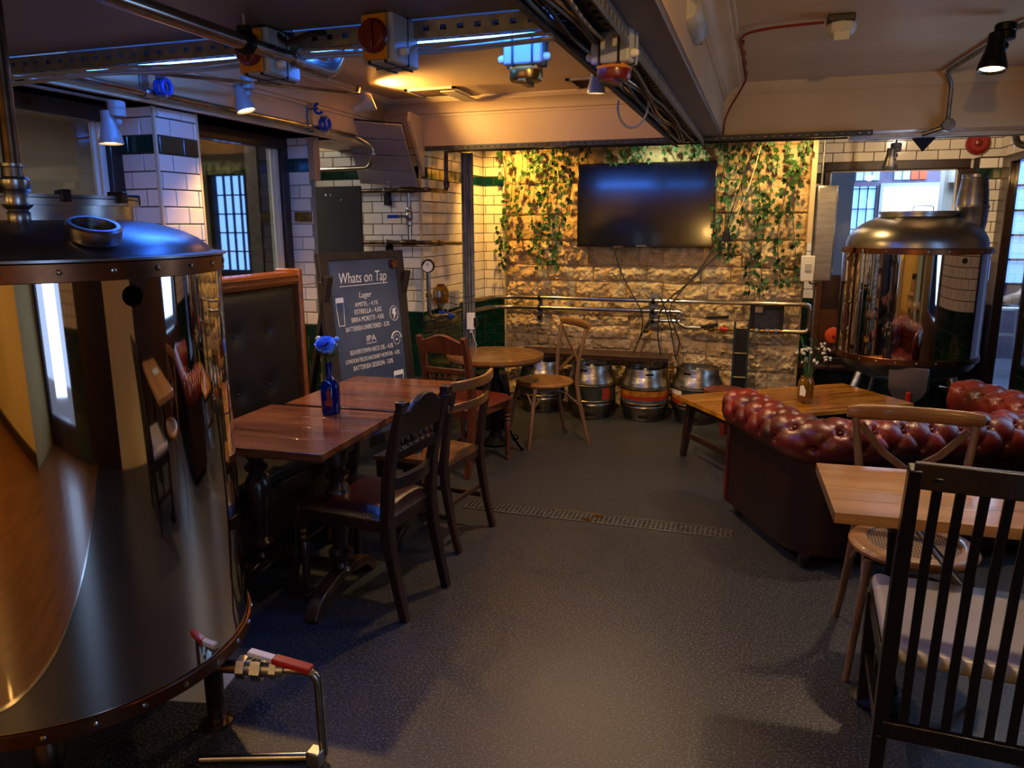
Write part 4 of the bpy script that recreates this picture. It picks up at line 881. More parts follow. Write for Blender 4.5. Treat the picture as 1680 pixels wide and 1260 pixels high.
MB().lathe_ax([(.05, 0), (.055, .5), (.05, 1)], (.01, .0, 0), (.045, .06, 0), 18).build('body', 'brass', kn)
MB().sweep(bend([(.02, .03, -.03), (-.03, .02, -.16), (-.01, .02, -.30)], .05), .008, n=8).sweep(bend([(.03, .03, -.03), (.06, .02, -.18), (.10, .02, -.24)], .05), .006, n=8).build('hose', 'cable', kn)

# ================================================================== brewing vessels
def rivets(parent, r_, z, n, mat='pipe', s=.009, off=0):
    me = None
    for k in range(n):
        a = 2*PI*k/n+off
        if me is None:
            o = MB().lathe([(s, 0), (s*.95, .003), (s*.4, .005)], n=8).build('rivet', mat, parent); me = o
        else:
            o = me.copy(); COL.objects.link(o); o.parent = parent
        o.location = (r_*math.cos(a), r_*math.sin(a), z); o.rotation_euler = (0, PI/2, a)
# vessel 1 (near left)
v1 = thing('brewing_vessel', 'large mirror-polished brewing vessel with riveted copper bands in the left foreground', 'vessel', (-1.94, 1.615, 0), 0, 'brewing vessels')
MB().lathe([(.506, .36), (.507, .38), (.507, 1.49)], n=160).build('polished_shell', 'steel_m', v1)
tb1 = MB().lathe([(.512, 1.474), (.516, 1.476), (.516, 1.516), (.512, 1.520)], n=96).build('top_band', 'copper', v1)
bb1 = MB().lathe([(.512, .346), (.516, .348), (.516, .384), (.509, .386)], n=96, cap=False).build('bottom_band', 'copper', v1)
MB().lathe([(.512, 1.519), (.524, 1.520), (.524, 1.526), (.47, 1.53)], n=96).build('rim_flange', 'steel_d', v1)
dome1 = [(.485, 1.526), (.475, 1.545), (.45, 1.566), (.41, 1.586), (.36, 1.602), (.31, 1.612), (.28, 1.616)]
MB().lathe(dome1, n=96).build('dome', 'steel_d', v1)
MB().lathe([(.50, .36), (.47, .33), (.40, .30), (.25, .27), (.05, .26)], n=64).build('dished_bottom', 'steel_d', v1)
rivets(tb1, .516, 1.498, 28, s=.0075, off=.1); rivets(bb1, .516, .367, 28, s=.0085, off=.02)
MB().lathe([(.285, 1.60), (.285, 1.652), (.30, 1.653), (.30, 1.668), (.285, 1.668), (.27, 1.655)], n=72).build('manway_collar', 'steel_b', v1)
MB().lathe([(.30, 1.670), (.30, 1.678), (.02, 1.684)], n=72).build('manway_lid', 'steel_d', v1)
for a in (-20, -52, 12, 60): 
    c_ = MB().box((.27, -.012, 1.66), (.315, .012, 1.69)).build('lid_clamp', 'black', v1, bevel=.003); c_.rotation_euler = (0, 0, R(a))
a = math.atan2(-.64, .77)
def onv1(px_ang, r_, z): return (r_*math.cos(px_ang), r_*math.sin(px_ang), z)
# sight port on the dome
c = Vector((.410, -.150, 1.582))
ax = (Vector((c.x, c.y, 0)).normalized()*.35+Vector((0, 0, 1))).normalized()
MB().lathe_ax([(.060, 0), (.062, .1), (.062, .85), (.057, 1), (.048, 1), (.046, .3)], c-ax*.012, c+ax*.026, 32).build('sight_port_rim', 'steel_b', v1)
MB().lathe_ax([(.047, 0), (.047, 1)], c+ax*.002, c+ax*.006, 28).build('sight_glass', 'black', v1)
# black plug high on the shell
def shell_pt(r_, ang, z): return Vector((r_*math.cos(ang), r_*math.sin(ang), z))
pa = -.262
q = shell_pt(.506, pa, 1.4335); n_ = Vector((math.cos(pa), math.sin(pa), 0))
MB().lathe_ax([(.026, 0), (.026, .5), (.024, 1)], q, q+n_*.003, 28).build('black_plug', 'mblack', v1)
MB().cyl((-.1, .43, 0), (-.1, .40, .33), .03, n=14).build('leg', 'steel_b', v1)
for (x, y) in ((.215, -.30), (-.35, -.2), (.33, .2)): MB().lathe([(.05, 0), (.05, .012), (.028, .014), (.030, .20), (.038, .21), (.038, .26), (.034, .27), (.034, .345)], c=(x, y, 0), n=18).build('leg', 'pipe_dk', v1)
# inlet standpipe on the dome
sp_ = thing('standpipe', 'tall brown steel standpipe with couplings rising from the near vessel to the ceiling', 'pipe', (-1.73, 1.44, 1.598))
MB().cyl((0, 0, .03), (-.01, .02, .84), .019, n=16).build('tube', 'pipe_dk', sp_)
MB().lathe([(.040, 0), (.040, .006), (.026, .012), (.028, .018), (.028, .035), (.024, .04), (.034, .05), (.036, .055), (.036, .085), (.032, .09), (.036, .10), (.036, .112), (.026, .12), (.024, .14), (.028, .143), (.028, .150)], n=20).build('coupling', 'steel_b', sp_)
sp2 = thing('standpipe', 'second thinner bright pipe at the very left edge above the near vessel', 'pipe', (-1.90, 1.50, 1.61))
MB().cyl((0, 0, 0), (-.04, .0, .82), .013, n=14).build('tube', 'pipe', sp2)
MB().lathe([(.03, 0), (.03, .02), (.022, .03), (.022, .07), (.03, .08), (.03, .1)], n=16).build('coupling', 'steel_b', sp2)
# outlet valve and drain pipe
ov = thing('drain_valve', 'bent steel drain pipe with red-and-white lever valve below the near vessel', 'valve', (-1.60, 1.66, .31))
MB().cyl((0, 0, 0), (.20, .05, -.005), .020, n=16).build('outlet_tube', 'pipe_dk', ov)
d_ = Vector((.97, .24, -.02)).normalized()
for s0, s1, r_ in ((.19, .215, .034), (.235, .265, .038), (.29, .31, .030)):
    MB().lathe_ax([(r_, 0), (r_, 1)], d_*s0, d_*s1, 6).build('hex_nut', 'steel_b', ov)
MB().lathe_ax([(.022, 0), (.026, .3), (.026, .7), (.022, 1)], d_*.2, d_*.33, 16).build('valve_body', 'steel_b', ov)
MB().sweep(bend([d_*.31, d_*.43+Vector((0, 0, .0)), d_*.43+Vector((.005, 0, -.28)), d_*.43+Vector((-.02, -.01, -.285)), d_*.43+Vector((-.35, -.12, -.29))], .05, 8), .014, n=16).build('bent_tube', 'pipe', ov)
MB().cyl(d_*.25, d_*.25+Vector((0, 0, .045)), .010).build('lever_stem', 'steel_b', ov)
l0 = d_*.225+Vector((0, 0, .052)); l1 = d_*.42+Vector((.01, -.03, .025))
MB().sweep([l0, l0.lerp(l1, .42)], .007, .014, square=True).build('bare_lever', 'white', ov, bevel=.003)
tag(MB().sweep([l0.lerp(l1, .40), l1], .009, .017, square=True).build('lever_grip', 'red', ov, bevel=.004), 'red lever grip')
MB().box((.385, .06, -.31), (.43, .105, -.26)).build('clamp_foot', 'steel_b', ov, bevel=.004)
tag(MB().box((-.13, -.1, 0), (.13, .1, .004), mx((-1.84, 1.965, 0), R(12))).build('loose_floor_tile', 'paper'), 'pale square sheet lying on the floor under the near vessel', 'sheet')

# vessel 2 (back right)
v2 = thing('brewing_vessel', 'round mirror-polished brewing vessel on splayed legs in front of the right window', 'vessel', (1.085, 6.40, 0), 0, 'brewing vessels')
MB().lathe([(.492, .64), (.492, 1.40)], n=128).build('polished_shell', 'steel_m', v2)
tb2 = MB().lathe([(.498, 1.385), (.505, 1.387), (.505, 1.425), (.49, 1.43)], n=80).build('top_band', 'copper', v2)
bb2 = MB().lathe([(.492, .605), (.498, .607), (.498, .645), (.492, .65)], n=80, cap=False).build('bottom_band', 'copper', v2)
MB().lathe([(.475, 1.42), (.475, 1.46), (.462, 1.50), (.435, 1.545), (.395, 1.58), (.34, 1.615), (.28, 1.64), (.24, 1.65)], n=80).build('dome', 'steel_d', v2)
MB().lathe([(.49, .63), (.47, .57), (.43, .52), (.36, .48), (.26, .45), (.1, .44)], n=64).build('dished_bottom', 'steel_d', v2)
MB().lathe([(.25, 1.64), (.25, 1.665), (.265, 1.667), (.265, 1.685), (.02, 1.69)], n=48).build('manway_lid', 'steel_b', v2)
MB().sweep(bend([(-.07, -.2, 1.685), (-.07, -.2, 1.72), (.06, -.2, 1.72), (.06, -.2, 1.685)], .02), .004, n=6).build('lid_handle', 'pipe', v2)
rivets(tb2, .505, 1.405, 24, s=.008); rivets(bb2, .498, .626, 24, s=.008)
MB().lathe([(.09, 1.50), (.105, 1.60), (.108, 1.70), (.112, 1.705), (.112, 1.72), (.104, 1.725), (.098, 1.80), (.082, 1.915), (.086, 1.918), (.086, 1.94)], c=(.34, -.02, 0), n=32).build('flue', 'steel_b', v2)
for a in (-113, -60): MB().lathe_ax([(.02, 0), (.02, .6), (.016, 1)], shell_pt(.492, R(a), 1.345), shell_pt(.498, R(a), 1.345), 16).build('black_plug', 'black', v2)
MB().lathe_ax([(.02, 0), (.02, .6), (.016, 1)], shell_pt(.492, R(-160), 1.345), shell_pt(.498, R(-160), 1.345), 16).build('black_plug', 'black', v2)
tag(MB().sweep(bend([shell_pt(.51, R(-150), 1.43), shell_pt(.52, R(-152), 1.38), shell_pt(.515, R(-152), .66)], .03), .012, n=10).build('side_tube', 'copper', v2), 'bent copper tube down the left side')
MB().sweep(bend([shell_pt(.51, R(-140), 1.42), shell_pt(.51, R(-140), 1.34), shell_pt(.505, R(-140), .66)], .03), .008, n=10).build('side_tube', 'pipe', v2)
bx_ = MB(); P_ = [(-.13, .60), (.13, .60), (.13, .44), (.10, .38), (.055, .345), (-.055, .345), (-.10, .38), (-.13, .44)]
bx_.prism(P_, .12, mx((-.02, -.42, 0), R(-16))); bx_.build('outlet_box', 'steel_d', v2, bevel=.008)
MB().lathe([(.045, .345), (.05, .335), (.05, .315), (.035, .31), (.035, .26), (.05, .255), (.05, .235), (.03, .23), (.03, .18)], c=(-.03, -.43, 0), n=18).build('outlet_valve', 'steel_b', v2)
tag(MB().box((-.045, -.51, .26), (-.015, -.485, .42)).build('valve_lever', 'red', v2, bevel=.005), 'dark red lever')
for a0 in (-150, -38, -72+90, 110): MB().cyl((.36*math.cos(R(a0)), .36*math.sin(R(a0)), .50), (.56*math.cos(R(a0)), .52*math.sin(R(a0)), 0), .036, n=16).build('leg', 'steel_b', v2)
pipe('supply_pipe', 'small pipe with brass fittings low in the right corner behind the sofa', [(1.45, 6.85, .28), (1.74, 6.6, .30)], .02, 'pipe_dk', .03, fit=[((1.50, 6.81, .283), (1.55, 6.77, .286)), ((1.6, 6.73, .288), (1.64, 6.69, .29))], fitmat='brass')

# ================================================================== chalkboard
bd = Vector((1.553, 5.959, 0)).normalized(); ang_b = math.atan2(bd.y, bd.x)
cbd = thing('chalkboard', 'leaning A-frame chalkboard listing lagers and pale ales, at the end of the black bench', 'chalkboard', (-2.50, 4.16, 0), ang_b)
W_, H_ = .80, 1.435; lean = R(-5)
def bl(o): o.rotation_euler = (lean, 0, 0); return o
bl(MB().box((0, 0, 0), (.075, .04, H_)).build('frame_stile', 'bframe', cbd, bevel=.003)); bl(MB().box((W_-.075, 0, 0), (W_, .04, H_)).build('frame_stile', 'bframe', cbd, bevel=.003))
bl(MB().box((.075, 0, H_-.05), (W_-.075, .04, H_)).build('frame_rail', 'bframe', cbd, bevel=.003)); bl(MB().box((.075, 0, .12), (W_-.075, .04, .2)).build('frame_rail', 'bframe', cbd, bevel=.003))
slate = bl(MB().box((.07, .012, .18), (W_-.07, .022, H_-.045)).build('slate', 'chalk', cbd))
r2 = MB().box((0, .0, 0), (.05, .03, H_-.1)).box((W_-.05, 0, 0), (W_, .03, H_-.1)).box((.05, .0, .2), (W_-.05, .03, .27)).build('rear_frame', 'bframe', cbd, bevel=.003); r2.location = (0, .42, 0); r2.rotation_euler = (R(16), 0, 0)
bl(MB().lathe_ax([(.03, 0), (.03, 1)], (W_-.12, .0, H_-.09), (W_-.12, -.02, H_-.09), 16).build('magnet', 'frame2', cbd))
def text(s, x, z, size, al='CENTER', rot=0., wd=None, name='lettering', parent=cbd, mat='chalkw', y=.009, off=.0):
    cu = bpy.data.curves.new('t', 'FONT'); cu.body = s; cu.size = size; cu.align_x = al; cu.extrude = .0006; cu.shear = .15 if off else 0; cu.offset = -.0002
    o = bpy.data.objects.new('t', cu); COL.objects.link(o); bpy.context.view_layer.update()
    sx = (wd/max(.01, o.dimensions.x)) if wd else 1
    me = bpy.data.meshes.new_from_object(o.evaluated_get(bpy.context.evaluated_depsgraph_get())); bpy.data.objects.remove(o)
    me.transform(Matrix.Translation((x, y, z)) @ Matrix.Rotation(rot, 4, 'Y') @ Matrix.Scale(sx, 4, (1, 0, 0)) @ Matrix.Rotation(PI/2, 4, 'X'))
    me.materials.clear(); me.materials.append(mt[mat]); o = bpy.data.objects.new(name, me); COL.objects.link(o); o.parent = parent
    return o
TX = [('Whats on Tap', .385, 1.235, .10, .45, 1), ('Lager', .385, 1.12, .055, .12, 1), ('AMSTEL - 4.1%', .39, 1.055, .042, .22, 0), ('ESTRELLA - 4.6%', .40, 1.0, .046, .26, 0), ('BIRRA MORETTI - 4.6%', .39, .943, .046, .31, 0),
      ('BATTERSEA UNFILTERED - 5.2%', .385, .88, .044, .42, 0), ('IPA', .40, .785, .058, .09, 0), ('BEAVERTOWN NECK OIL - 4.3%', .40, .705, .044, .42, 0), ('LONDON FIELDS HACKNEY HOPSTER - 4.2%', .405, .645, .040, .53, 0), ('BATTERSEA SESSION - 3.8%', .40, .585, .046, .39, 0),
      ('Cask & Stout', .40, .45, .055, .24, 1)]
for s_t, x, z, sz, wd_, sl in TX: text(s_t, x, 1.235-(1.235-z)*.885, sz, wd=wd_, off=sl, parent=slate)
MB().box((.16, .008, 1.215), (.62, .010, 1.219)).build('underline', 'chalkw', slate); MB().box((.35, .008, .822), (.45, .010, .826)).build('underline', 'chalkw', slate)
def glass_draw(x, z, w_, h, head=True):
    g = MB(); t_ = .004
    pts = [(x-w_/2, z+h), (x-w_*.36, z), (x+w_*.36, z), (x+w_/2, z+h)]
    for i in range(3): g.sweep([(pts[i][0], .009, pts[i][1]), (pts[i+1][0], .009, pts[i+1][1])], .0022, n=4)
    o = (g.build('glass_drawing', 'chalkw', slate))
    if head: (MB().box((x-w_/2, .008, z+h-.01), (x+w_/2, .010, z+h+.022)).build('glass_head_drawing', 'chalkw', slate))
glass_draw(.145, .965, .07, .16); glass_draw(.16, .50, .10, .085); glass_draw(.64, .49, .10, .085)
(MB().sweep([(.655+.042*math.cos(R(a)), .009, 1.0+.052*math.sin(R(a))) for a in range(0, 360, 20)], .002, n=4, closed=True).build('badge_ring', 'chalkw', slate))
(MB().prism([(.645, 1.035), (.675, 1.035), (.662, 1.008), (.68, 1.008), (.645, .955), (.652, .995), (.635, .995)], .002, mx((0, .009, 0))).build('bolt_drawing', 'chalkw', slate))
(MB().sweep([(.655+.05*math.cos(R(a)), .009, .825+.045*math.sin(R(a))) for a in range(0, 190, 15)], .005, n=4).build('badge_arc', 'chalkw', slate))
(MB().sweep([(.655+.034*math.cos(R(a)), .009, .815+.034*math.sin(R(a))) for a in range(0, 360, 20)], .0018, n=4, closed=True).build('badge_ring', 'chalkw', slate))
(MB().ball((.655, .009, .815), .008, 8).build('badge_dot', 'chalkw', slate))

# ================================================================== bench seat (left)
bn = thing('bench_seat', 'high-backed black leather bench with orange oak top rail along the left wall', 'bench', (-2.63, 2.6, 0))
BL, BR_ = -.42, 1.19   # along Y from here
MB().box((.0, BL, .42), (.09, BR_-.02, 1.27)).build('back_frame', 'frame', bn)
# tufted back
def tufted(w_, h, buttons, depth=.03, crease=.012, nx=60, nz=60, sig=.035):
    vs = []; fs = []
    for j in range(nz+1):
        for i in range(nx+1):
            u_ = w_*i/nx; v_ = h*j/nz; e = min(u_, w_-u_, v_, h-v_); d = .03*(1-math.exp(-e/.03))+.02
            for (bu, bv) in buttons: d -= depth*math.exp(-((u_-bu)**2+(v_-bv)**2)/(2*sig*sig))
            vs.append((u_, v_, d))
    for j in range(nz):
        for i in range(nx): a = j*(nx+1)+i; fs.append((a, a+1, a+nx+2, a+nx+1))
    return vs, fs
bts = [(x, z) for x in (.2, .47, .74, 1.01, 1.28) for z in (.28, .58)]
vs_, fs_ = tufted(1.58, .80, bts, .012, nx=100, nz=50)
MB().add([(.085+d, BL+u_, .47+v_) for u_, v_, d in vs_], fs_).build('padded_back', 'leath_bk', bn, smooth=80)
for bu, bv in bts: MB().ball((.085+.037, BL+bu, .47+bv), .010, 8).build('button', 'leath_bk', bn)
MB().box((.0, BL, 1.27), (.13, BR_, 1.345)).build('top_rail', 'oakrail', bn, bevel=.012)
MB().box((.12, BL, 1.29), (.142, BR_-.02, 1.305)).box((.12, BL, 1.32), (.14, BR_-.02, 1.33)).build('rail_moulding', 'oakrail', bn, bevel=.003)
MB().box((-.02, BR_-.02, 0), (.14, BR_+.02, 1.36)).build('end_panel', 'oakrail', bn, bevel=.01)
nl = MB()
for k in range(70): nl.ball((.137, BL+.02+k*.026, 1.266), .005, 6)
tag(nl.build('nail_heads', 'brass', bn), kind='stuff')
MB().box((.06, BL, .38), (.50, BR_-.03, .47)).build('seat_cushion', 'leath_bk', bn, bevel=.03, seg=4)
MB().box((.02, BL, .30), (.48, BR_-.03, .38)).build('seat_rail', 'wood_r', bn, bevel=.004)
MB().box((.02, BL, .10), (.44, BR_-.03, .30)).build('plinth', 'frame', bn)
MB().box((.02, BL, .0), (.46, BR_-.03, .10)).build('toe_board', 'black', bn)
MB().box((.461, .05, .0), (.470, .78, .007)).build('floor_strip', 'batten', bn)

# ================================================================== tables on the left
def board_top(t, x0, x1, y0, y1, z, th, mat, edge, axis='Y', n=4, bevel=.0015):
    """top made of separate boards"""
    for k in range(n):
        if axis == 'Y': a = x0+(x1-x0)*k/n; b = x0+(x1-x0)*(k+1)/n; o = MB().box((a+.0004, y0, z-th), (b-.0004, y1, z)).build('top_board', mat, t, bevel=bevel)
        else: a = y0+(y1-y0)*k/n; b = y0+(y1-y0)*(k+1)/n; o = MB().box((x0, a+.0004, z-th), (x1, b-.0004, z)).build('top_board', mat, t, bevel=bevel)
def turned_leg(r_, h, n=20, z0=0.):
    p = [(.75, 0), (.8, .03), (.55, .06), (.5, .10), (.95, .14), (1.0, .18), (.6, .22), (.62, .30), (.9, .42), (1.05, .55), (1.1, .66), (.8, .73), (.55, .76), (.9, .79), (.95, .82), (.6, .85), (.7, .88), (.9, .90), (.9, 1)]
    return [(r_*a, z0+h*b) for a, b in p]
def ped_table(label, loc, rz, w_, d, group):
    t = thing('dining_table', label, 'table', loc, rz, group)
    board_top(t, -w_/2, w_/2, -d/2, d/2, .75, .028, 'top1', 'top1e', 'X', 4)
    MB().box((-w_/2+.01, -d/2+.01, .712), (w_/2-.01, d/2-.01, .722)).build('under_board', 'top1e', t)
    MB().box((-w_/2+.06, -.04, .66), (w_/2-.06, .04, .712)).build('cross_rail', 'wood_r', t, bevel=.004)
    for sx in (-1, 1):
        x = sx*(w_/2-.13); MB().lathe(turned_leg(.055, .56, z0=.10), c=(x, 0, 0), n=22).build('pillar', 'wood_r', t)
        MB().sweep(bend([(x, -.27, .0), (x, -.22, .07), (x, 0, .12), (x, .22, .07), (x, .27, .0)], .1), .022, .03, square=True).build('splayed_foot', 'wood_r', t, bevel=.005)
    MB().box((-w_/2+.13, -.02, .12), (w_/2-.13, .02, .17)).build('stretcher', 'wood_r', t, bevel=.004)
    return t
ped_table('red-brown dining table nearest the brewing vessel, holding the blue bottle', (-1.88, 2.735, 0), R(2), .66, .68, 'pair of red-brown dining tables')
ped_table('red-brown dining table behind the first one, in front of the chalkboard', (-1.86, 3.47, 0), R(1), .63, .73, 'pair of red-brown dining tables')
# blue bottle with flower
bb = thing('blue_bottle_vase', 'cobalt blue glass bottle used as a vase on the near dining table', 'vase', (-1.845, 2.99, .75))
MB().lathe([(.036, 0), (.042, .006), (.043, .03), (.043, .13), (.038, .148), (.020, .162), (.014, .175), (.0135, .225), (.017, .227), (.017, .238), (.012, .238), (.0115, .18), (.034, .14), (.038, .12), (.038, .01)], n=28).build('bottle', 'glass_b', bb)
MB().prism([(-.015, .045), (.012, .043), (.016, .07), (.006, .085), (.010, .11), (-.004, .12), (-.012, .10), (-.005, .08), (-.018, .065)], .003, mx((.016, -.0425, 0), R(20))).build('label_figure', 'wb', bb)
fl_ = thing('blue_flower', 'bright blue chrysanthemum bloom with green leaves in the blue bottle', 'flower', (-1.845, 2.99, .97))
MB().sweep([(0, 0, -.12), (.0, 0, 0), (-.012, 0, .09)], .003, n=6).sweep([(0, 0, -.05), (-.02, .01, .06), (-.045, .0, .115)], .0025, n=6).sweep([(0, 0, -.03), (.03, .0, .06), (.045, 0, .12)], .0025, n=6).build('stem', 'leaf2', fl_)
pt = MB()
for k in range(150):
    zz = 1-2*(k+.5)/150; a = k*2.39996; r_ = math.sqrt(1-zz*zz); d = Vector((r_*math.cos(a), r_*math.sin(a), zz*.8)); c0 = Vector((-.01, 0, .10)); s1 = d.orthogonal().normalized()*.006
    p1 = c0+d*.015; p2 = c0+d*(.043+.006*rnd.random()); pt.add([p1-s1, p1+s1, p2+s1*1.4, p2+d*.004, p2-s1*1.4], [(0, 1, 2, 3, 4)])
tag(pt.build('petals', 'bluefl', fl_), kind='stuff')
MB().ball((-.047, 0, .125), .014, 10).build('bud', 'whitefl', fl_); MB().ball((.047, 0, .128), .012, 10).build('bud', 'bluefl', fl_)
for a, l_ in ((200, .06), (340, .055), (160, .045), (20, .06), (270, .04)):
    ca, sa = math.cos(R(a)), math.sin(R(a)); c0 = Vector((0, 0, .04)); tip = c0+Vector((ca*l_, sa*l_*.5, .02)); sd = Vector((-sa*.5, ca, .3)).normalized()*.012; md = c0.lerp(tip, .5)+Vector((0, 0, .012))
    MB().add([c0, md+sd, tip, md-sd], [(0, 1, 2, 3)]).build('leaf', 'leaf2', fl_)

# ================================================================== chairs
def chair_legs_front(t, w_, y, h, mat, r_=.022):
    for sx in (-1, 1):
        MB().lathe([(r_*.7, 0), (r_*.9, .02), (r_*.55, .035), (r_*.9, .05), (r_*.75, .07), (r_*.8, .2), (r_*1.05, .26), (r_*.7, .275), (r_*1.1, .29), (r_*.7, .305), (r_*1.15, .32), (r_*.75, .335), (r_*1.1, .35)], c=(sx*w_, y, 0), n=16).box((sx*w_-r_, y-r_, .35), (sx*w_+r_, y+r_, h)).build('front_leg', mat, t)
def victorian(label, loc, rz, style, group='Victorian leather-seat dining chairs', seat='leath_br', mat='wood_r'):
    t = thing('dining_chair', label, 'chair', loc, rz, group)
    w_ = .17; ys = -.21; top = .915
    for sx in (-1, 1):
        MB().sweep([(sx*w_, ys-.07, 0), (sx*w_, ys-.045, .12), (sx*w_, ys-.01, .30), (sx*w_, ys, .44), (sx*w_, ys-.012, .60), (sx*w_, ys-.05, .78), (sx*w_, ys-.09, top)], [.018, .02, .023, .024, .022, .019, .017], [.018, .019, .021, .022, .021, .019, .018], square=True, up=(1, 0, 0)).build('rear_leg_and_post', mat, t, bevel=.004)
        if style == 'A': MB().cb((sx*w_, ys-.092, top+.006), (.046, .042, .022)).box((sx*w_-.018, ys-.11, top-.035), (sx*w_+.018, ys-.072, top-.02)).build('finial', mat, t, bevel=.004)
    yb = lambda z: ys-.012-(z-.6)*.24
    M_ = lambda z: mx((0, yb(z), 0))
    n = 16
    if style == 'A':
        up_ = [(-w_+.02+(2*w_-.04)*i/n, .885+(.0 if abs(i-n/2) > 6.2 else .055*math.cos((i-n/2)/6.2*PI/2)**.8)) for i in range(n+1)]
        MB().prism([(w_-.02, .775), (-w_+.02, .775)]+up_, .022, Matrix.Translation((0, yb(.84), 0)) @ Matrix.Translation((0, 0, .84)) @ Matrix.Rotation(R(13), 4, 'X') @ Matrix.Translation((0, 0, -.84))).build('crest_rail', mat, t, bevel=.004)
        MB().cb((0, yb(.715), .70), (2*w_-.03, .022, .045)).build('mid_rail', mat, t, bevel=.004)
        for k in range(6):
            x = -w_+.055+k*(2*w_-.11)/5; MB().lathe([(.005, 0), (.009, .008), (.005, .016), (.010, .028), (.011, .034), (.005, .044), (.006, .056)], c=(x, yb(.745), .72), n=10).build('spindle', mat, t)
        ar = [(-w_+.01+(2*w_-.02)*i/8, yb(.57)-.03*math.sin(PI*i/8), .575) for i in range(9)]
        MB().sweep(ar, .028, .012, square=True).build('lower_rail', mat, t, bevel=.004)
    else:
        up_ = [(-w_+.0+(2*w_)*i/n, .885+.045*(.5-.5*math.cos(2*PI*i/n))) for i in range(n+1)]
        MB().prism([(w_-.0, .80), (-w_+.0, .80)]+up_, .024, Matrix.Translation((0, yb(.86)+.0, 0)) @ Matrix.Translation((0, 0, .86)) @ Matrix.Rotation(R(13), 4, 'X') @ Matrix.Translation((0, 0, -.86))).build('crest_rail', mat, t, bevel=.005)
        MB().cb((0, yb(.69), .685), (2*w_-.03, .022, .038)).build('mid_rail', mat, t, bevel=.004)
        for k in range(6):
            x = -w_+.055+k*(2*w_-.11)/5; MB().lathe([(.005, 0), (.009, .012), (.005, .02), (.011, .034), (.012, .04), (.005, .052), (.006, .07)], c=(x, yb(.63), .598), n=10).build('spindle', mat, t)
        MB().cb((0, yb(.58), .585), (2*w_-.03, .022, .03)).build('lower_rail', mat, t, bevel=.004)
    fy = .23
    MB().box((-.185, ys+.02, .375), (-.165, fy, .43)).box((.165, ys+.02, .375), (.185, fy, .43)).box((-.21, fy-.02, .375), (.21, fy+.004, .43)).box((-.18, ys, .375), (.18, ys+.02, .43)).build('seat_frame', mat, t, bevel=.004)
    s_ = MB(); n1 = 14; vs = []; fs = []
    for j in range(n1+1):
        for i in range(n1+1):
            u_, v_ = i/n1*2-1, j/n1*2-1; e = (1-abs(u_)**6)*(1-abs(v_)**6)
            vs.append((u_*(.195+.02*v_), .012+v_*.225, .43+.012*(e > 0)+.036*e**.4 if e > 0 else .43))
    for j in range(n1):
        for i in range(n1): a = j*(n1+1)+i; fs.append((a, a+1, a+n1+2, a+n1+1))
    sp_ad = s_.add(vs, fs).build('seat_pad', seat, t, smooth=70)
    nl = MB()
    for k in range(26):
        a = -.2+.4*k/25; nl.ball((a, fy+.012, .437), .0035, 6); nl.ball((-.215, a+.01, .437), .0035, 6); nl.ball((.215, a+.01, .437), .0035, 6)
    tag(nl.build('nail_heads', 'brass', sp_ad), kind='stuff')
    chair_legs_front(t, .185, fy-.02, .43, mat)
    if style == 'A':
        for sx in (-1, 1):
            g_ = MB()
            for dx in (-.016, -.0055, .0055, .016): g_.sweep([(sx*.185+dx, fy+.055, 0), (sx*.185+dx, fy+.045, .1), (sx*.185+dx, fy+.02, .25), (sx*.185+dx, fy+.012, .36)], .009, .0052, n=8)
            g_.build('reeded_front_brace', mat, t)
    return t
victorian('dark chair with arched crest and worn leather seat, nearest chair at the dining tables', (-1.565, 2.80, 0), R(83), 'A')
# C : back towards camera, facing away
victorian('reddish chair with wavy crest and spindles, standing between the chalkboard and the round table', (-1.82, 4.66, 0), R(-12), 'C', seat='leath_rb', mat='wood_c')
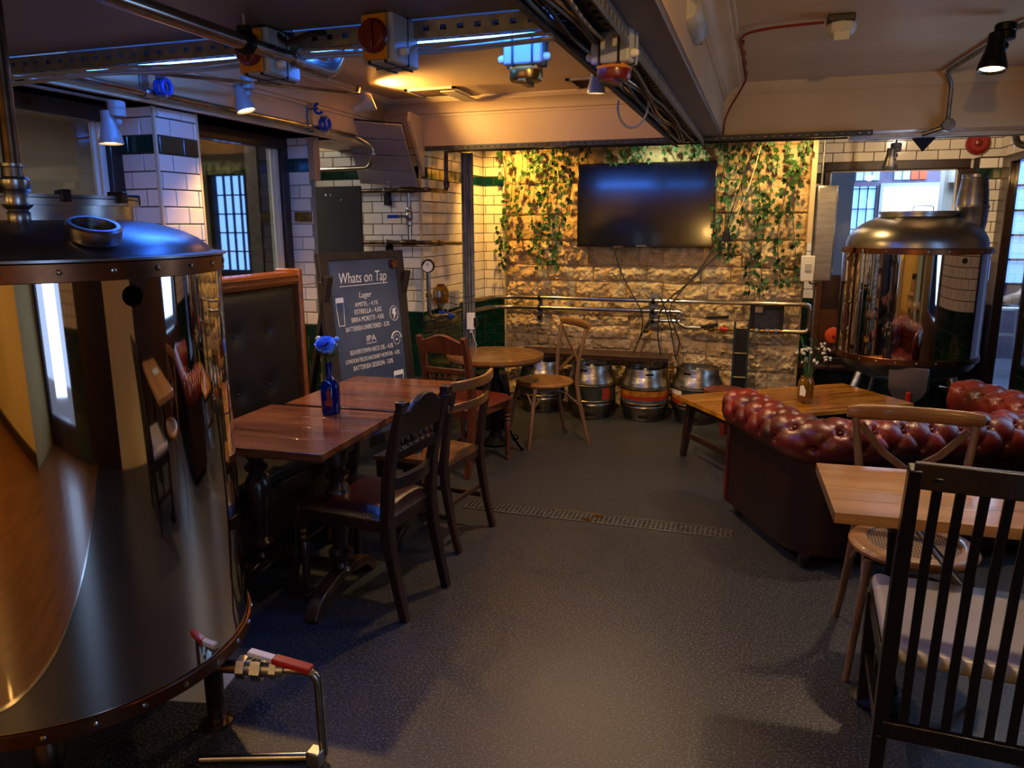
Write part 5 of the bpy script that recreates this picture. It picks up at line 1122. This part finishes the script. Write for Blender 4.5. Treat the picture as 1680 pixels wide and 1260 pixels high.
# chair B
def klismos(label, loc, rz):
    t = thing('dining_chair', label, 'chair', loc, rz)
    w_ = .19
    for sx in (-1, 1): MB().sweep([(sx*w_, -.27, 0), (sx*w_, -.235, .15), (sx*w_, -.20, .35), (sx*w_, -.195, .45), (sx*w_, -.215, .62), (sx*(w_+.005), -.262, .86)], [.016, .018, .021, .021, .019, .014], [.015, .016, .018, .018, .017, .015], square=True, up=(1, 0, 0)).build('rear_leg_and_post', 'wood_b', t, bevel=.004)
    for z, h, nm, yy in ((.845, .024, 'crest_rail', -.262), (.735, .020, 'mid_rail', -.238)):
        c_ = [(-w_-.02+(2*w_+.04)*i/12, yy-.05*math.sin(PI*i/12), z) for i in range(13)]
        MB().sweep(c_, h, .010, square=True).build(nm, 'wood_bt', t, bevel=.004)
    s_ = MB(); n1 = 12; vs = []; fs = []
    for j in range(n1+1):
        for i in range(n1+1):
            u_, v_ = i/n1*2-1, j/n1*2-1; vs.append((u_*(.195+.025*v_), v_*.20, .455-.012*(1-u_*u_)*(1-v_*v_)+(.0)))
    k = len(vs); vs += [(x, y, .432) for x, y, z in vs]
    for j in range(n1):
        for i in range(n1):
            a = j*(n1+1)+i; fs.append((a, a+1, a+n1+2, a+n1+1)); fs.append((a+k, a+n1+1+k, a+n1+2+k, a+1+k))
    for i in range(n1):
        for a, b in ((i, i+1), (n1*(n1+1)+i, n1*(n1+1)+i+1), (i*(n1+1), (i+1)*(n1+1)), (i*(n1+1)+n1, (i+1)*(n1+1)+n1)): fs.append((a, b, b+k, a+k))
    s_.add(vs, fs).build('seat', 'wood_bt', t, smooth=30)
    MB().box((-.19, -.19, .39), (-.172, .18, .432)).box((.172, -.19, .39), (.19, .18, .432)).box((-.19, .16, .39), (.19, .18, .432)).box((-.17, -.2, .39), (.17, -.18, .432)).build('seat_frame', 'wood_b', t, bevel=.003)
    for sx in (-1, 1):
        MB().sweep([(sx*.185, .18, 0), (sx*.185, .175, .43)], [.013, .02], square=True, up=(1, 0, 0)).build('front_leg', 'wood_b', t, bevel=.003)
        MB().box((sx*.185-.008, -.2, .16), (sx*.185+.008, .175, .185)).build('side_stretcher', 'wood_b', t, bevel=.002)
    MB().box((-.18, -.215, .22), (.18, -.20, .245)).build('rear_stretcher', 'wood_b', t, bevel=.002)
    return t
klismos('brown wooden chair with curved top rail and wooden seat, second along the dining tables', (-1.59, 3.505, 0), R(83))
# cross-back chairs
def crossback(label, loc, rz, cane=False, mat='wood_o', matt='wood_ot', group='cross-back chairs'):
    t = thing('crossback_chair', label, 'chair', loc, rz, group)
    pts = []
    for sx in (-1, 1):
        p = [(sx*.21, -.27, 0), (sx*.195, -.235, .15), (sx*.18, -.195, .35), (sx*.172, -.18, .47), (sx*.178, -.195, .65), (sx*.205, -.235, .86)]
        MB().sweep(p, [.013, .015, .017, .017, .015, .014], n=12, up=(1, 0, 0)).build('rear_leg_and_post', mat, t)
    cr = [(-.235+.47*i/10, -.245-.035*math.sin(PI*i/10), .88) for i in range(11)]
    MB().sweep(cr, [.022]+[.03]*9+[.022], [.012]+[.015]*9+[.012], n=12).build('crest_rail', matt, t)
    for sx in (-1, 1):
        p = [(sx*.185, -.235, .84), (sx*.10, -.255+(.01 if sx > 0 else 0), .73), (0, -.26+(.012 if sx > 0 else 0), .655), (-sx*.10, -.235, .575), (-sx*.165, -.20, .50)]
        MB().sweep(p, .004, .014, square=True, up=(0, 1, 0)).build('cross_strip', mat, t, bevel=.002)
    prof = [(.195, 0), (.212, .006), (.215, .018), (.205, .030), (.19, .034)]
    if cane:
        MB().lathe([(.15, .004)]+prof+[(.155, .033), (.15, .026)], c=(0, 0, .44), n=40, cap=False).build('seat_ring', matt, t)
        MB().lathe([(.156, .0), (.156, .003)], c=(0, 0, .464), n=32).build('cane_panel', 'cane', t)
    else:
        MB().lathe([(.19, 0)]+prof+[(.15, .030), (.01, .027)], c=(0, 0, .44), n=40).build('seat', matt, t)
    for sx in (-1, 1):
        MB().sweep([(sx*.20, .215, 0), (sx*.175, .175, .25), (sx*.155, .145, .44)], [.011, .014, .016], n=12, up=(1, 0, 0)).build('front_leg', mat, t)
        MB().sweep(bend([(sx*.17, .165, .30), (sx*.165, .08, .40), (sx*.16, 0, .425), (sx*.165, -.09, .40), (sx*.18, -.19, .30)], .08), .007, n=8).build('side_brace', mat, t)
    MB().sweep(bend([(-.175, .17, .30), (-.09, .18, .40), (0, .185, .425), (.09, .18, .40), (.175, .17, .30)], .08), .007, n=8).build('front_brace', mat, t)
    return t
def mk_cane():
    m = M('woven_cane', '#8a6433', .7); nt = m.node_tree; N = nt.nodes; L = nt.links; b = N['Principled BSDF']
    tc = N.new('ShaderNodeTexCoord'); w1 = N.new('ShaderNodeTexWave'); w1.bands_direction = 'DIAGONAL'; w1.inputs['Scale'].default_value = 26; w1.inputs['Distortion'].default_value = .6
    w2 = N.new('ShaderNodeTexWave'); w2.bands_direction = 'X'; w2.inputs['Scale'].default_value = 30
    mx_ = N.new('ShaderNodeMix'); mx_.data_type = 'RGBA'; mx_.inputs['A'].default_value = lin('#20140a'); mx_.inputs['B'].default_value = lin('#9a7038')
    mul = N.new('ShaderNodeMath'); mul.operation = 'MULTIPLY'
    L.new(tc.outputs['Object'], w1.inputs[0]); L.new(tc.outputs['Object'], w2.inputs[0]); L.new(w1.outputs['Fac'], mul.inputs[0]); L.new(w2.outputs['Fac'], mul.inputs[1])
    L.new(mul.outputs[0], mx_.inputs['Factor']); L.new(mx_.outputs['Result'], b.inputs['Base Color']); return m
mt['cane'] = mk_cane()
crossback('cross-back oak chair beside the round table, in front of the kegs', (-1.48, 5.36, 0), R(130))
crossback('cross-back oak chair with woven cane seat, tucked behind the plank table at the right', (.585, 2.90, 0), R(178), cane=True)
# slat-back chair
sb = thing('slatback_chair', 'dark slat-back chair with white padded seat in the right foreground', 'chair', (.66, 2.31, -.0), R(-3))
hw = .255
for sx in (-1, 1):
    MB().sweep([(sx*hw, -.19, 0), (sx*hw, -.235, .45), (sx*hw, -.28, .75), (sx*hw, -.34, 1.02)], [.018, .02, .018, .015], .021, square=True, up=(1, 0, 0)).build('rear_leg_and_post', 'wood_d', sb, bevel=.003)
    MB().sweep([(sx*hw, .24, 0), (sx*hw, .24, .42)], .02, square=True, up=(1, 0, 0)).build('front_leg', 'wood_d', sb, bevel=.003)
    MB().box((sx*hw-.01, -.24, .36), (sx*hw+.01, .24, .42)).build('side_rail', 'wood_d', sb, bevel=.002)
    MB().box((sx*hw-.01, -.24, .18), (sx*hw+.01, .24, .21)).build('side_stretcher', 'wood_d', sb, bevel=.002)
MB().sweep([(-hw, -.332, .998), (-hw*.5, -.346, 1.0), (0, -.351, 1.0), (hw*.5, -.346, 1.0), (hw, -.332, .998)], .033, .012, square=True).build('crest_rail', 'wood_d', sb, bevel=.003)
MB().box((-hw, -.245, .21), (hw, -.225, .26)).build('lower_back_rail', 'wood_d', sb, bevel=.003)
MB().box((-hw, .225, .36), (hw, .245, .42)).build('front_rail', 'wood_d', sb, bevel=.003)
for k in range(9):
    x = -hw+.052+k*(2*hw-.104)/8
    MB().sweep([(x, -.235, .24), (x, -.25, .45), (x, -.288, .75), (x, -.347, 1.0)], .005, .0115, square=True, up=(0, 1, 0)).build('back_slat', 'wood_d', sb, bevel=.002)
s_ = MB().box((-.262, -.225, .42), (.262, .275, .472)); o = s_.build('seat_pad', 'cushion_w', sb, bevel=.022, seg=4)

# ================================================================== round table, bench shelf, kegs
rt = thing('round_table', 'round wooden table on a black iron pedestal near the stone wall', 'table', (-1.80, 5.16, 0))
for k in range(5):    # boards cut to a disc
    y0 = -.355+k*.142; y1 = y0+.1412; poly = []
    for y in [y0+(y1-y0)*i/8 for i in range(9)]: poly.append((math.sqrt(max(0, .355**2-y*y)), y))
    poly = poly+[(-x, y) for x, y in reversed(poly)]
    n_ = len(poly); MB().add([(x, y, .655) for x, y in poly]+[(x, y, .68) for x, y in poly], [tuple(range(n_))[::-1], tuple(range(n_, 2*n_))]+[(i, (i+1) % n_, (i+1) % n_+n_, i+n_) for i in range(n_)]).build('top_board', 'wood_bt', rt, smooth=25)
MB().lathe([(.345, .640), (.352, .645), (.352, .656)], n=48).build('rim_board', 'wood_b', rt)
MB().lathe([(.10, .0), (.11, .02), (.05, .06), (.035, .12), (.03, .3), (.045, .34), (.03, .38), (.03, .56), (.07, .60), (.16, .64)], n=20).build('pedestal', 'blackm', rt)
for k in range(3):
    a = R(120*k-30); ca, sa = math.cos(a), math.sin(a)
    lg = MB().sweep(bend([(.03*ca, .03*sa, .50), (.12*ca, .12*sa, .42), (.10*ca, .10*sa, .22), (.20*ca, .20*sa, .10), (.30*ca, .30*sa, .02)], .1, 6), .018, .012, n=8)
    for (u_, z) in ((.13, .40), (.09, .30), (.14, .16), (.22, .09)): lg.ball((u_*ca, u_*sa, z), .026, 8)
    lg.build('ornate_leg', 'blackm', rt)
cs = thing('black_cask', 'black cask with white and red marks under the round table', 'cask', (-2.00, 5.62, 0))
MB().lathe([(.13, 0), (.14, .02), (.155, .1), (.155, .3), (.14, .42), (.13, .45)], n=28).build('body', 'black', cs)
text('TEN', 0, .0, .06, parent=cs, mat='whitefl', y=0, name='white_lettering').location = (.03, -.157, .36)
text('C', 0, .0, .05, parent=cs, mat='red', y=0, name='red_lettering').location = (.045, -.160, .29)
sh = thing('plank_shelf', 'dark plank bench top over the kegs along the stone wall', 'shelf', (-1.4, 6.42, .0))
MB().box((-.6, -.13, .475), (.72, .14, .515)).build('plank', 'wood_d' if False else 'frame', sh, bevel=.004)
for x in (-.50, .66):
    for y in (.02, .11): MB().box((x, y, 0), (x+.03, y+.03, .475)).build('leg', 'frame', sh)
MB().box((.66, .03, .3), (.69, .14, .34)).build('brace', 'frame', sh)
def keg(label, x, y, rz, h, bands, R_=.205):
    t = thing('beer_keg', label, 'keg', (x, y, 0), rz, 'steel kegs along the stone wall'); s = h/.45
    prof = [(.165, 0), (.172, .006), (.172, .05), (.178, .075), (.196, .10), (.204, .125), (.198, .135), (.198, .145), (.207, .15), (.207, .158), (.200, .163), (.200, .275), (.207, .28), (.207, .29), (.198, .296), (.204, .305), (.196, .335), (.182, .375), (.174, .39), (.170, .44), (.166, .45), (.158, .45), (.158, .41), (.12, .402), (.04, .405)]
    MB().lathe([(a, b*s) for a, b in prof], n=56).build('shell', 'cask', t)
    MB().lathe([(.032, .40*s), (.032, .425*s), (.022, .43*s), (.018, .44*s)], n=16).build('valve', 'steel_b', t)
    for (a0, z0, w_, hh) in ((-90, .025, .085, .03), (-75 if h < .44 else -110, .405, .07, .018)):
        a = R(a0); r_ = .1735 if z0 < .2 else .1745
        pts = []
        for i in range(9):
            b = (i/8-.5)*w_/r_; pts.append((a+b))
        vs = [(r_*math.cos(b), r_*math.sin(b), z0*s+(hh*.25 if i in (0, 8) else 0)) for i, b in enumerate(pts)]+[(r_*math.cos(b), r_*math.sin(b), z0*s+hh-(hh*.25 if i in (0, 8) else 0)) for i, b in enumerate(pts)]
        MB().add(vs, [(i, i+1, i+10, i+9) for i in range(8)]).build('handle_slot', 'black', t)
    for (z0, z1, m_, a0, a1) in bands:
        n = 20; vs = []
        for z in (z0, z1):
            for i in range(n+1): b = R(a0+(a1-a0)*i/n); vs.append((.2015*math.cos(b), .2015*math.sin(b), z*s))
        MB().add(vs, [(i, i+1, i+n+2, i+n+1) for i in range(n)]).build('label_band', m_, t)
    return t
keg('steel keg half hidden behind the cross-back chair, first from the left', -1.78, 6.36, R(0), .44, [(.23, .272, 'wy', -180, 0)])
keg('steel keg with dark label and red square, second from the left under the plank', -1.31, 6.25, R(8), .45, [(.166, .272, 'wgr', -170, -60), (.17, .272, 'wb', -60, -38), (.166, .272, 'wgr', -38, 20)])
keg('steel keg with washed yellow, red and blue label, third from the left under the plank', -.865, 6.30, R(5), .43, [(.225, .272, 'wy', -175, -5), (.19, .225, 'wb', -175, -5), (.165, .19, 'wbl', -175, -5)])
keg('steel keg with open rim and white, yellow and red label, standing right of the plank', -.44, 6.33, R(-5), .45, [(.235, .272, 'white', -160, -118), (.20, .235, 'yellow', -160, -118), (.166, .20, 'wb', -160, -112)])
tag(MB().lathe([(.15, .0), (.16, .004), (.16, .025), (.15, .03)], c=(-.20, 5.93, .33), n=28).cyl((-.20, 5.93, 0), (-.20, 5.93, .33), .03).build('low_stool', 'leath_rb'), 'low round stool with a brown top behind the coffee table', 'stool')
tag(MB().lathe([(.15, .0), (.16, .004), (.16, .025), (.15, .03)], c=(.16, 6.2, .27), n=28).cyl((.16, 6.2, 0), (.16, 6.2, .27), .03).build('low_stool', 'frame'), 'low dark round stool near the niche behind the coffee table', 'stool')

# ================================================================== coffee table, bottle, sofa
a1 = math.atan2(.777, 1.138)
ct = thing('coffee_table', 'long low wooden coffee table in front of the red sofa', 'table', (.26, 5.39, 0), a1)
board_top(ct, -.69, .69, -.345, .345, .43, .03, 'top2', 'frame2', 'X', 4)
for sy in (-1, 1): MB().box((-.60, sy*.29-.01, .34), (.60, sy*.29+.01, .40)).build('apron', 'wood_r', ct, bevel=.002)
for sx in (-1, 1):
    MB().box((sx*.60-.01, -.28, .34), (sx*.60+.01, .28, .40)).build('apron', 'wood_r', ct, bevel=.002)
    for sy in (-1, 1): MB().sweep([(sx*.60, sy*.285, .40), (sx*.645, sy*.30, 0)], [.028, .018], square=True, up=(1, 0, 0)).build('leg', 'wood_r', ct, bevel=.003)
    MB().cb((sx*.625, 0, .16), (.02, .56, .04)).build('stretcher', 'wood_r', ct, bevel=.002)
yb_ = thing('amber_bottle_vase', 'small amber glass bottle used as a vase on the coffee table', 'vase', (.335, 5.30, .43))
MB().lathe([(.040, 0), (.048, .008), (.050, .03), (.050, .14), (.046, .155), (.036, .168), (.034, .175), (.036, .18), (.030, .18), (.030, .17), (.044, .15), (.045, .02)], n=26).build('bottle', 'glass_y', yb_)
MB().prism([(-.02, .06), (.015, .055), (.02, .09), (.0, .13), (-.02, .12)], .002, mx((-.02, -.049, 0), R(-20))).build('label', 'rwall2', yb_)
bf = thing('white_flowers', 'sprig of small white blossoms with grey-green leaves in the amber bottle', 'flowers', (.335, 5.30, .58))
stm = MB(); bl_ = []
for k in range(16):
    a = rnd.uniform(0, 6.28); r_ = rnd.uniform(.02, .13); h = rnd.uniform(.12, .30); e = (r_*math.cos(a)*1.1+.015, r_*math.sin(a), h)
    stm.sweep([(0, 0, -.08), (e[0]*.3, e[1]*.3, h*.5), e], .0015, n=4); bl_.append(e)
stm.build('stems', 'leaf2', bf)
bud = None
for e in bl_:
    if e[2] > .25: continue
    for j in range(6):
        p = (e[0]+rnd.uniform(-.022, .022), e[1]+rnd.uniform(-.022, .022), e[2]+rnd.uniform(-.02, .02))
        if bud is None: bud = MB().ball((0, 0, 0), .0085, 8).build('blossom', 'whitefl', bf); bud.location = p
        else: inst(bud, bf, p, s=[rnd.uniform(.7, 1.2)]*3)
for k in range(10):
    o = bpy.data.objects.new('leaf', lm[k % 4]); COL.objects.link(o); o.parent = bf; o.location = (rnd.uniform(-.07, .05), rnd.uniform(-.03, .03), rnd.uniform(.12, .33)); o.scale = (.02, .02, .02); o.rotation_euler = (rnd.random(), rnd.random(), rnd.random()*6)

# sofa: local frame: x along the back, origin at the back-left outer corner, +y towards the seat front
SA = math.atan2(.68, 1.35); SL, SD, SHt = 1.58, .85, .715
sofa = thing('chesterfield_sofa', 'deep-buttoned oxblood leather chesterfield sofa seen from behind', 'sofa', (.235, 3.50, 0), SA)
# centreline of the roll (rounded U): left arm front -> back-left -> back-right -> right arm front
rr_ = .115; ins = .10; cr_ = .16
path = [(ins, SD-.0), (ins, cr_+ins)]
path += [(ins+cr_-cr_*math.cos(R(a)), ins+cr_-cr_*math.sin(R(a))) for a in range(9, 90, 9)]
path += [(ins+cr_, ins), (SL-ins-cr_, ins)]
path += [(SL-ins-cr_+cr_*math.sin(R(a)), ins+cr_-cr_*math.cos(R(a))) for a in range(9, 90, 9)]
path += [(SL-ins, ins+cr_), (SL-ins, SD)]
# resample
seg = []; tot = 0
for i in range(len(path)-1):
    l_ = math.dist(path[i], path[i+1]); seg.append((tot, l_)); tot += l_
def at_s(s):
    s = max(0, min(tot-1e-6, s))
    for i, (a, l_) in enumerate(seg):
        if s <= a+l_+1e-9:
            k = (s-a)/l_; p = Vector(path[i]).lerp(Vector(path[i+1]), k); return p, (Vector(path[i+1])-Vector(path[i])).normalized()
def at_sm(s):
    p, _ = at_s(s); a, _ = at_s(s-.03); b, _ = at_s(s+.03); return p, (b-a).normalized()
NB = 19; dS = tot/NB
ang0, ang1 = -70, 215      # angle round the roll: 0 = outwards, 90 = up, 180 = inwards
rowsA = [-5, 45, 95, 145]; nu, nv = NB*16, 44
but = []
for ri, ra in enumerate(rowsA):
    for k in range(NB+1):
        s = (k+(.5 if ri % 2 else 0))*dS
        if .02 < s < tot-.02: but.append((s, ra))
vs, fs = [], []
def roll_pt(s, A_, r_):
    p, t_ = at_sm(s); out = Vector((-t_.y, t_.x)) # left normal
    # outward = away from the seat: on the left arm t=(0,-1): outward is -x
    out = -Vector((-t_.y, t_.x)) if True else out
    return Vector((p.x+out.x*r_*math.cos(R(A_)), p.y+out.y*r_*math.cos(R(A_)), SHt-rr_+r_*math.sin(R(A_))))
dA = 50
for i in range(nu+1):
    s = tot*i/nu
    for j in range(nv+1):
        A_ = ang0+(ang1-ang0)*j/nv
        # diamond coordinates
        a = s/dS; b = (A_-rowsA[0])/dA
        # nearest button and crease distance
        p_ = a-b*.5; q_ = a+b*.5
        cp = abs(p_-round(p_)); cq = abs(q_-round(q_)); inside = -0.15 < b < 3.2
        r_ = rr_
        if inside:
            cre = min(cp, cq); dB = math.sqrt((p_-round(p_))**2+(q_-round(q_))**2)
            bump = math.sin(PI*min(1, abs(cp)*2)/2)*math.sin(PI*min(1, abs(cq)*2)/2)
            r_ = rr_-.012+.022*bump**.5-.034*math.exp(-(dB/.12)**2)
        else:
            bf_ = max(0, min(1, (-.15-b)/.6 if b < 0 else (b-3.2)/.6)); cre = abs(a-round(a))
            r_ = rr_-.006+.012*math.sin(PI*min(1, cre*2)/2)**.6*(1-bf_)
        vs.append(roll_pt(s, A_, r_))
for i in range(nu):
    for j in range(nv): a = i*(nv+1)+j; fs.append((a, a+nv+1, a+nv+2, a+1))
roll_o = MB().add(vs, fs).build('tufted_roll', 'leath_r', sofa, smooth=75)
b0 = None
for s, ra in but:
    p = roll_pt(s, ra, rr_-.022)
    if b0 is None: b0 = MB().ball((0, 0, 0), .009, 8).build('button', 'leath_r', roll_o); b0.location = p
    else: inst(b0, roll_o, p)
# roll end faces
for s, sx in ((0, ins), (tot, SL-ins)):
    MB().lathe_ax([(.112, 0), (.106, .5), (.085, .9), (.02, 1)], (sx, SD-.01, SHt-rr_), (sx, SD+.03, SHt-rr_), 30).build('scroll_end', 'leath_r', sofa)
T_ = .10
op = []
for k in range(61):
    p_, t_ = at_sm(tot*k/60); op.append((p_.x, p_.y, .06+(SHt-rr_-.06)/2))
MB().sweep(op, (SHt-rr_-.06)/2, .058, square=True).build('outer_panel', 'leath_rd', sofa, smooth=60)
for x in (.03, SL-.045-T_-.015): MB().box((x, SD-.01, .06), (x+T_+.03, SD+.015, SHt-rr_)).build('front_facing', 'leath_r', sofa, bevel=.01)
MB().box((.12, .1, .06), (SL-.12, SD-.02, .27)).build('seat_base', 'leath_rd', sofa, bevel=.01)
cw = (SL-2*.155)/2
for k in range(2):
    MB().box((.155+k*cw, .16, .27), (.155+(k+1)*cw-.006, SD+.005, .42)).build('seat_cushion', 'leath_r', sofa, bevel=.045, seg=5)
vs_, fs_ = tufted(SL-.30, .30, [(.09+.16*k+(.08 if r_ else 0), .09+.13*r_) for r_ in range(2) for k in range(8)], .03, nx=90, nz=26, sig=.03)
MB().add([(.15+u_, .135+d, .36+v_) for u_, v_, d in vs_], fs_).build('tufted_back', 'leath_r', sofa, smooth=80)
for sx, sg in ((.135, 1), (SL-.135, -1)):
    vs_, fs_ = tufted(SD-.16, .30, [(.09+.16*k+(.08 if r_ else 0), .09+.13*r_) for r_ in range(2) for k in range(4)], .03, nx=50, nz=26, sig=.03)
    MB().add([(sx+sg*d, .14+u_, .34+v_) for u_, v_, d in vs_], fs_).build('tufted_arm_lining', 'leath_r', sofa, smooth=80)
for (x, y) in ((.10, .10), (SL-.10, .10), (.10, SD-.06), (SL-.10, SD-.06)): MB().lathe([(.022, 0), (.03, .03), (.028, .06)], c=(x, y, 0), n=14).build('foot', 'wood_d', sofa)

# ================================================================== plank table on the right
pt_ = thing('plank_table', 'honey-coloured plank table on a black iron base at the right', 'table', (.88, 2.635, 0), R(2.5))
board_top(pt_, -.635, .60, -.255, .25, .75, .035, 'top3', 'frame2', 'X', 4)
MB().lathe([(.09, 0), (.10, .02), (.05, .05), (.035, .1), (.03, .3), (.045, .36), (.03, .40), (.045, .44), (.03, .5), (.035, .62), (.11, .70), (.16, .713)], c=(-.40, -.02, 0), n=16).build('pedestal', 'blackm', pt_)
MB().lathe([(.09, 0), (.10, .02), (.05, .05), (.035, .1), (.03, .3), (.045, .36), (.03, .40), (.045, .44), (.03, .5), (.035, .62), (.11, .70), (.16, .713)], c=(.38, -.02, 0), n=16).build('pedestal', 'blackm', pt_)
tag(MB().sweep([(-.34, .0, .62), (.02, -.12, .20)], .012, n=10).build('brace_bar', 'steel_b', pt_), 'bright diagonal steel brace')
sheet = tag(MB().box((.90, 2.60, .75), (1.08, 2.81, .7515), mx()).build('menu_card', 'paper'), 'small grey card lying on the plank table', 'card')

# bar stool and cloth beyond the side opening
bs = thing('bar_stool', 'white high stool on the blue floor beyond the side opening', 'stool', (2.53, 9.25, 0))
for sx in (-1, 1):
    for sy in (-1, 1): MB().sweep([(sx*.10, sy*.10, .70), (sx*.16, sy*.16, 0)], .014, n=10, up=(1, 0, 0)).build('leg', 'white', bs)
MB().box((-.15, -.01, .42), (.15, .01, .45)).build('stretcher', 'white', bs)
MB().lathe([(.15, .70), (.16, .71), (.16, .73), (.14, .74)], n=24).build('seat', 'white', bs)
cl = thing('draped_garment', 'beige striped garment heaped on the white stool beyond the side opening', 'garment', (2.53, 9.25, .74))
g_ = MB(); g_.sweep([(-.16, -.05, .03), (-.05, -.03, .06), (.10, .0, .09), (.16, .05, .20)], [.03, .05, .07, .04], [.05, .07, .08, .05], n=14)
g_.build('fold', 'cloth', cl); MB().sweep([(-.14, .05, .02), (.0, .06, .05), (.13, .02, .05)], [.025, .045, .03], [.04, .06, .04], n=12).build('sleeve', 'cloth', cl)
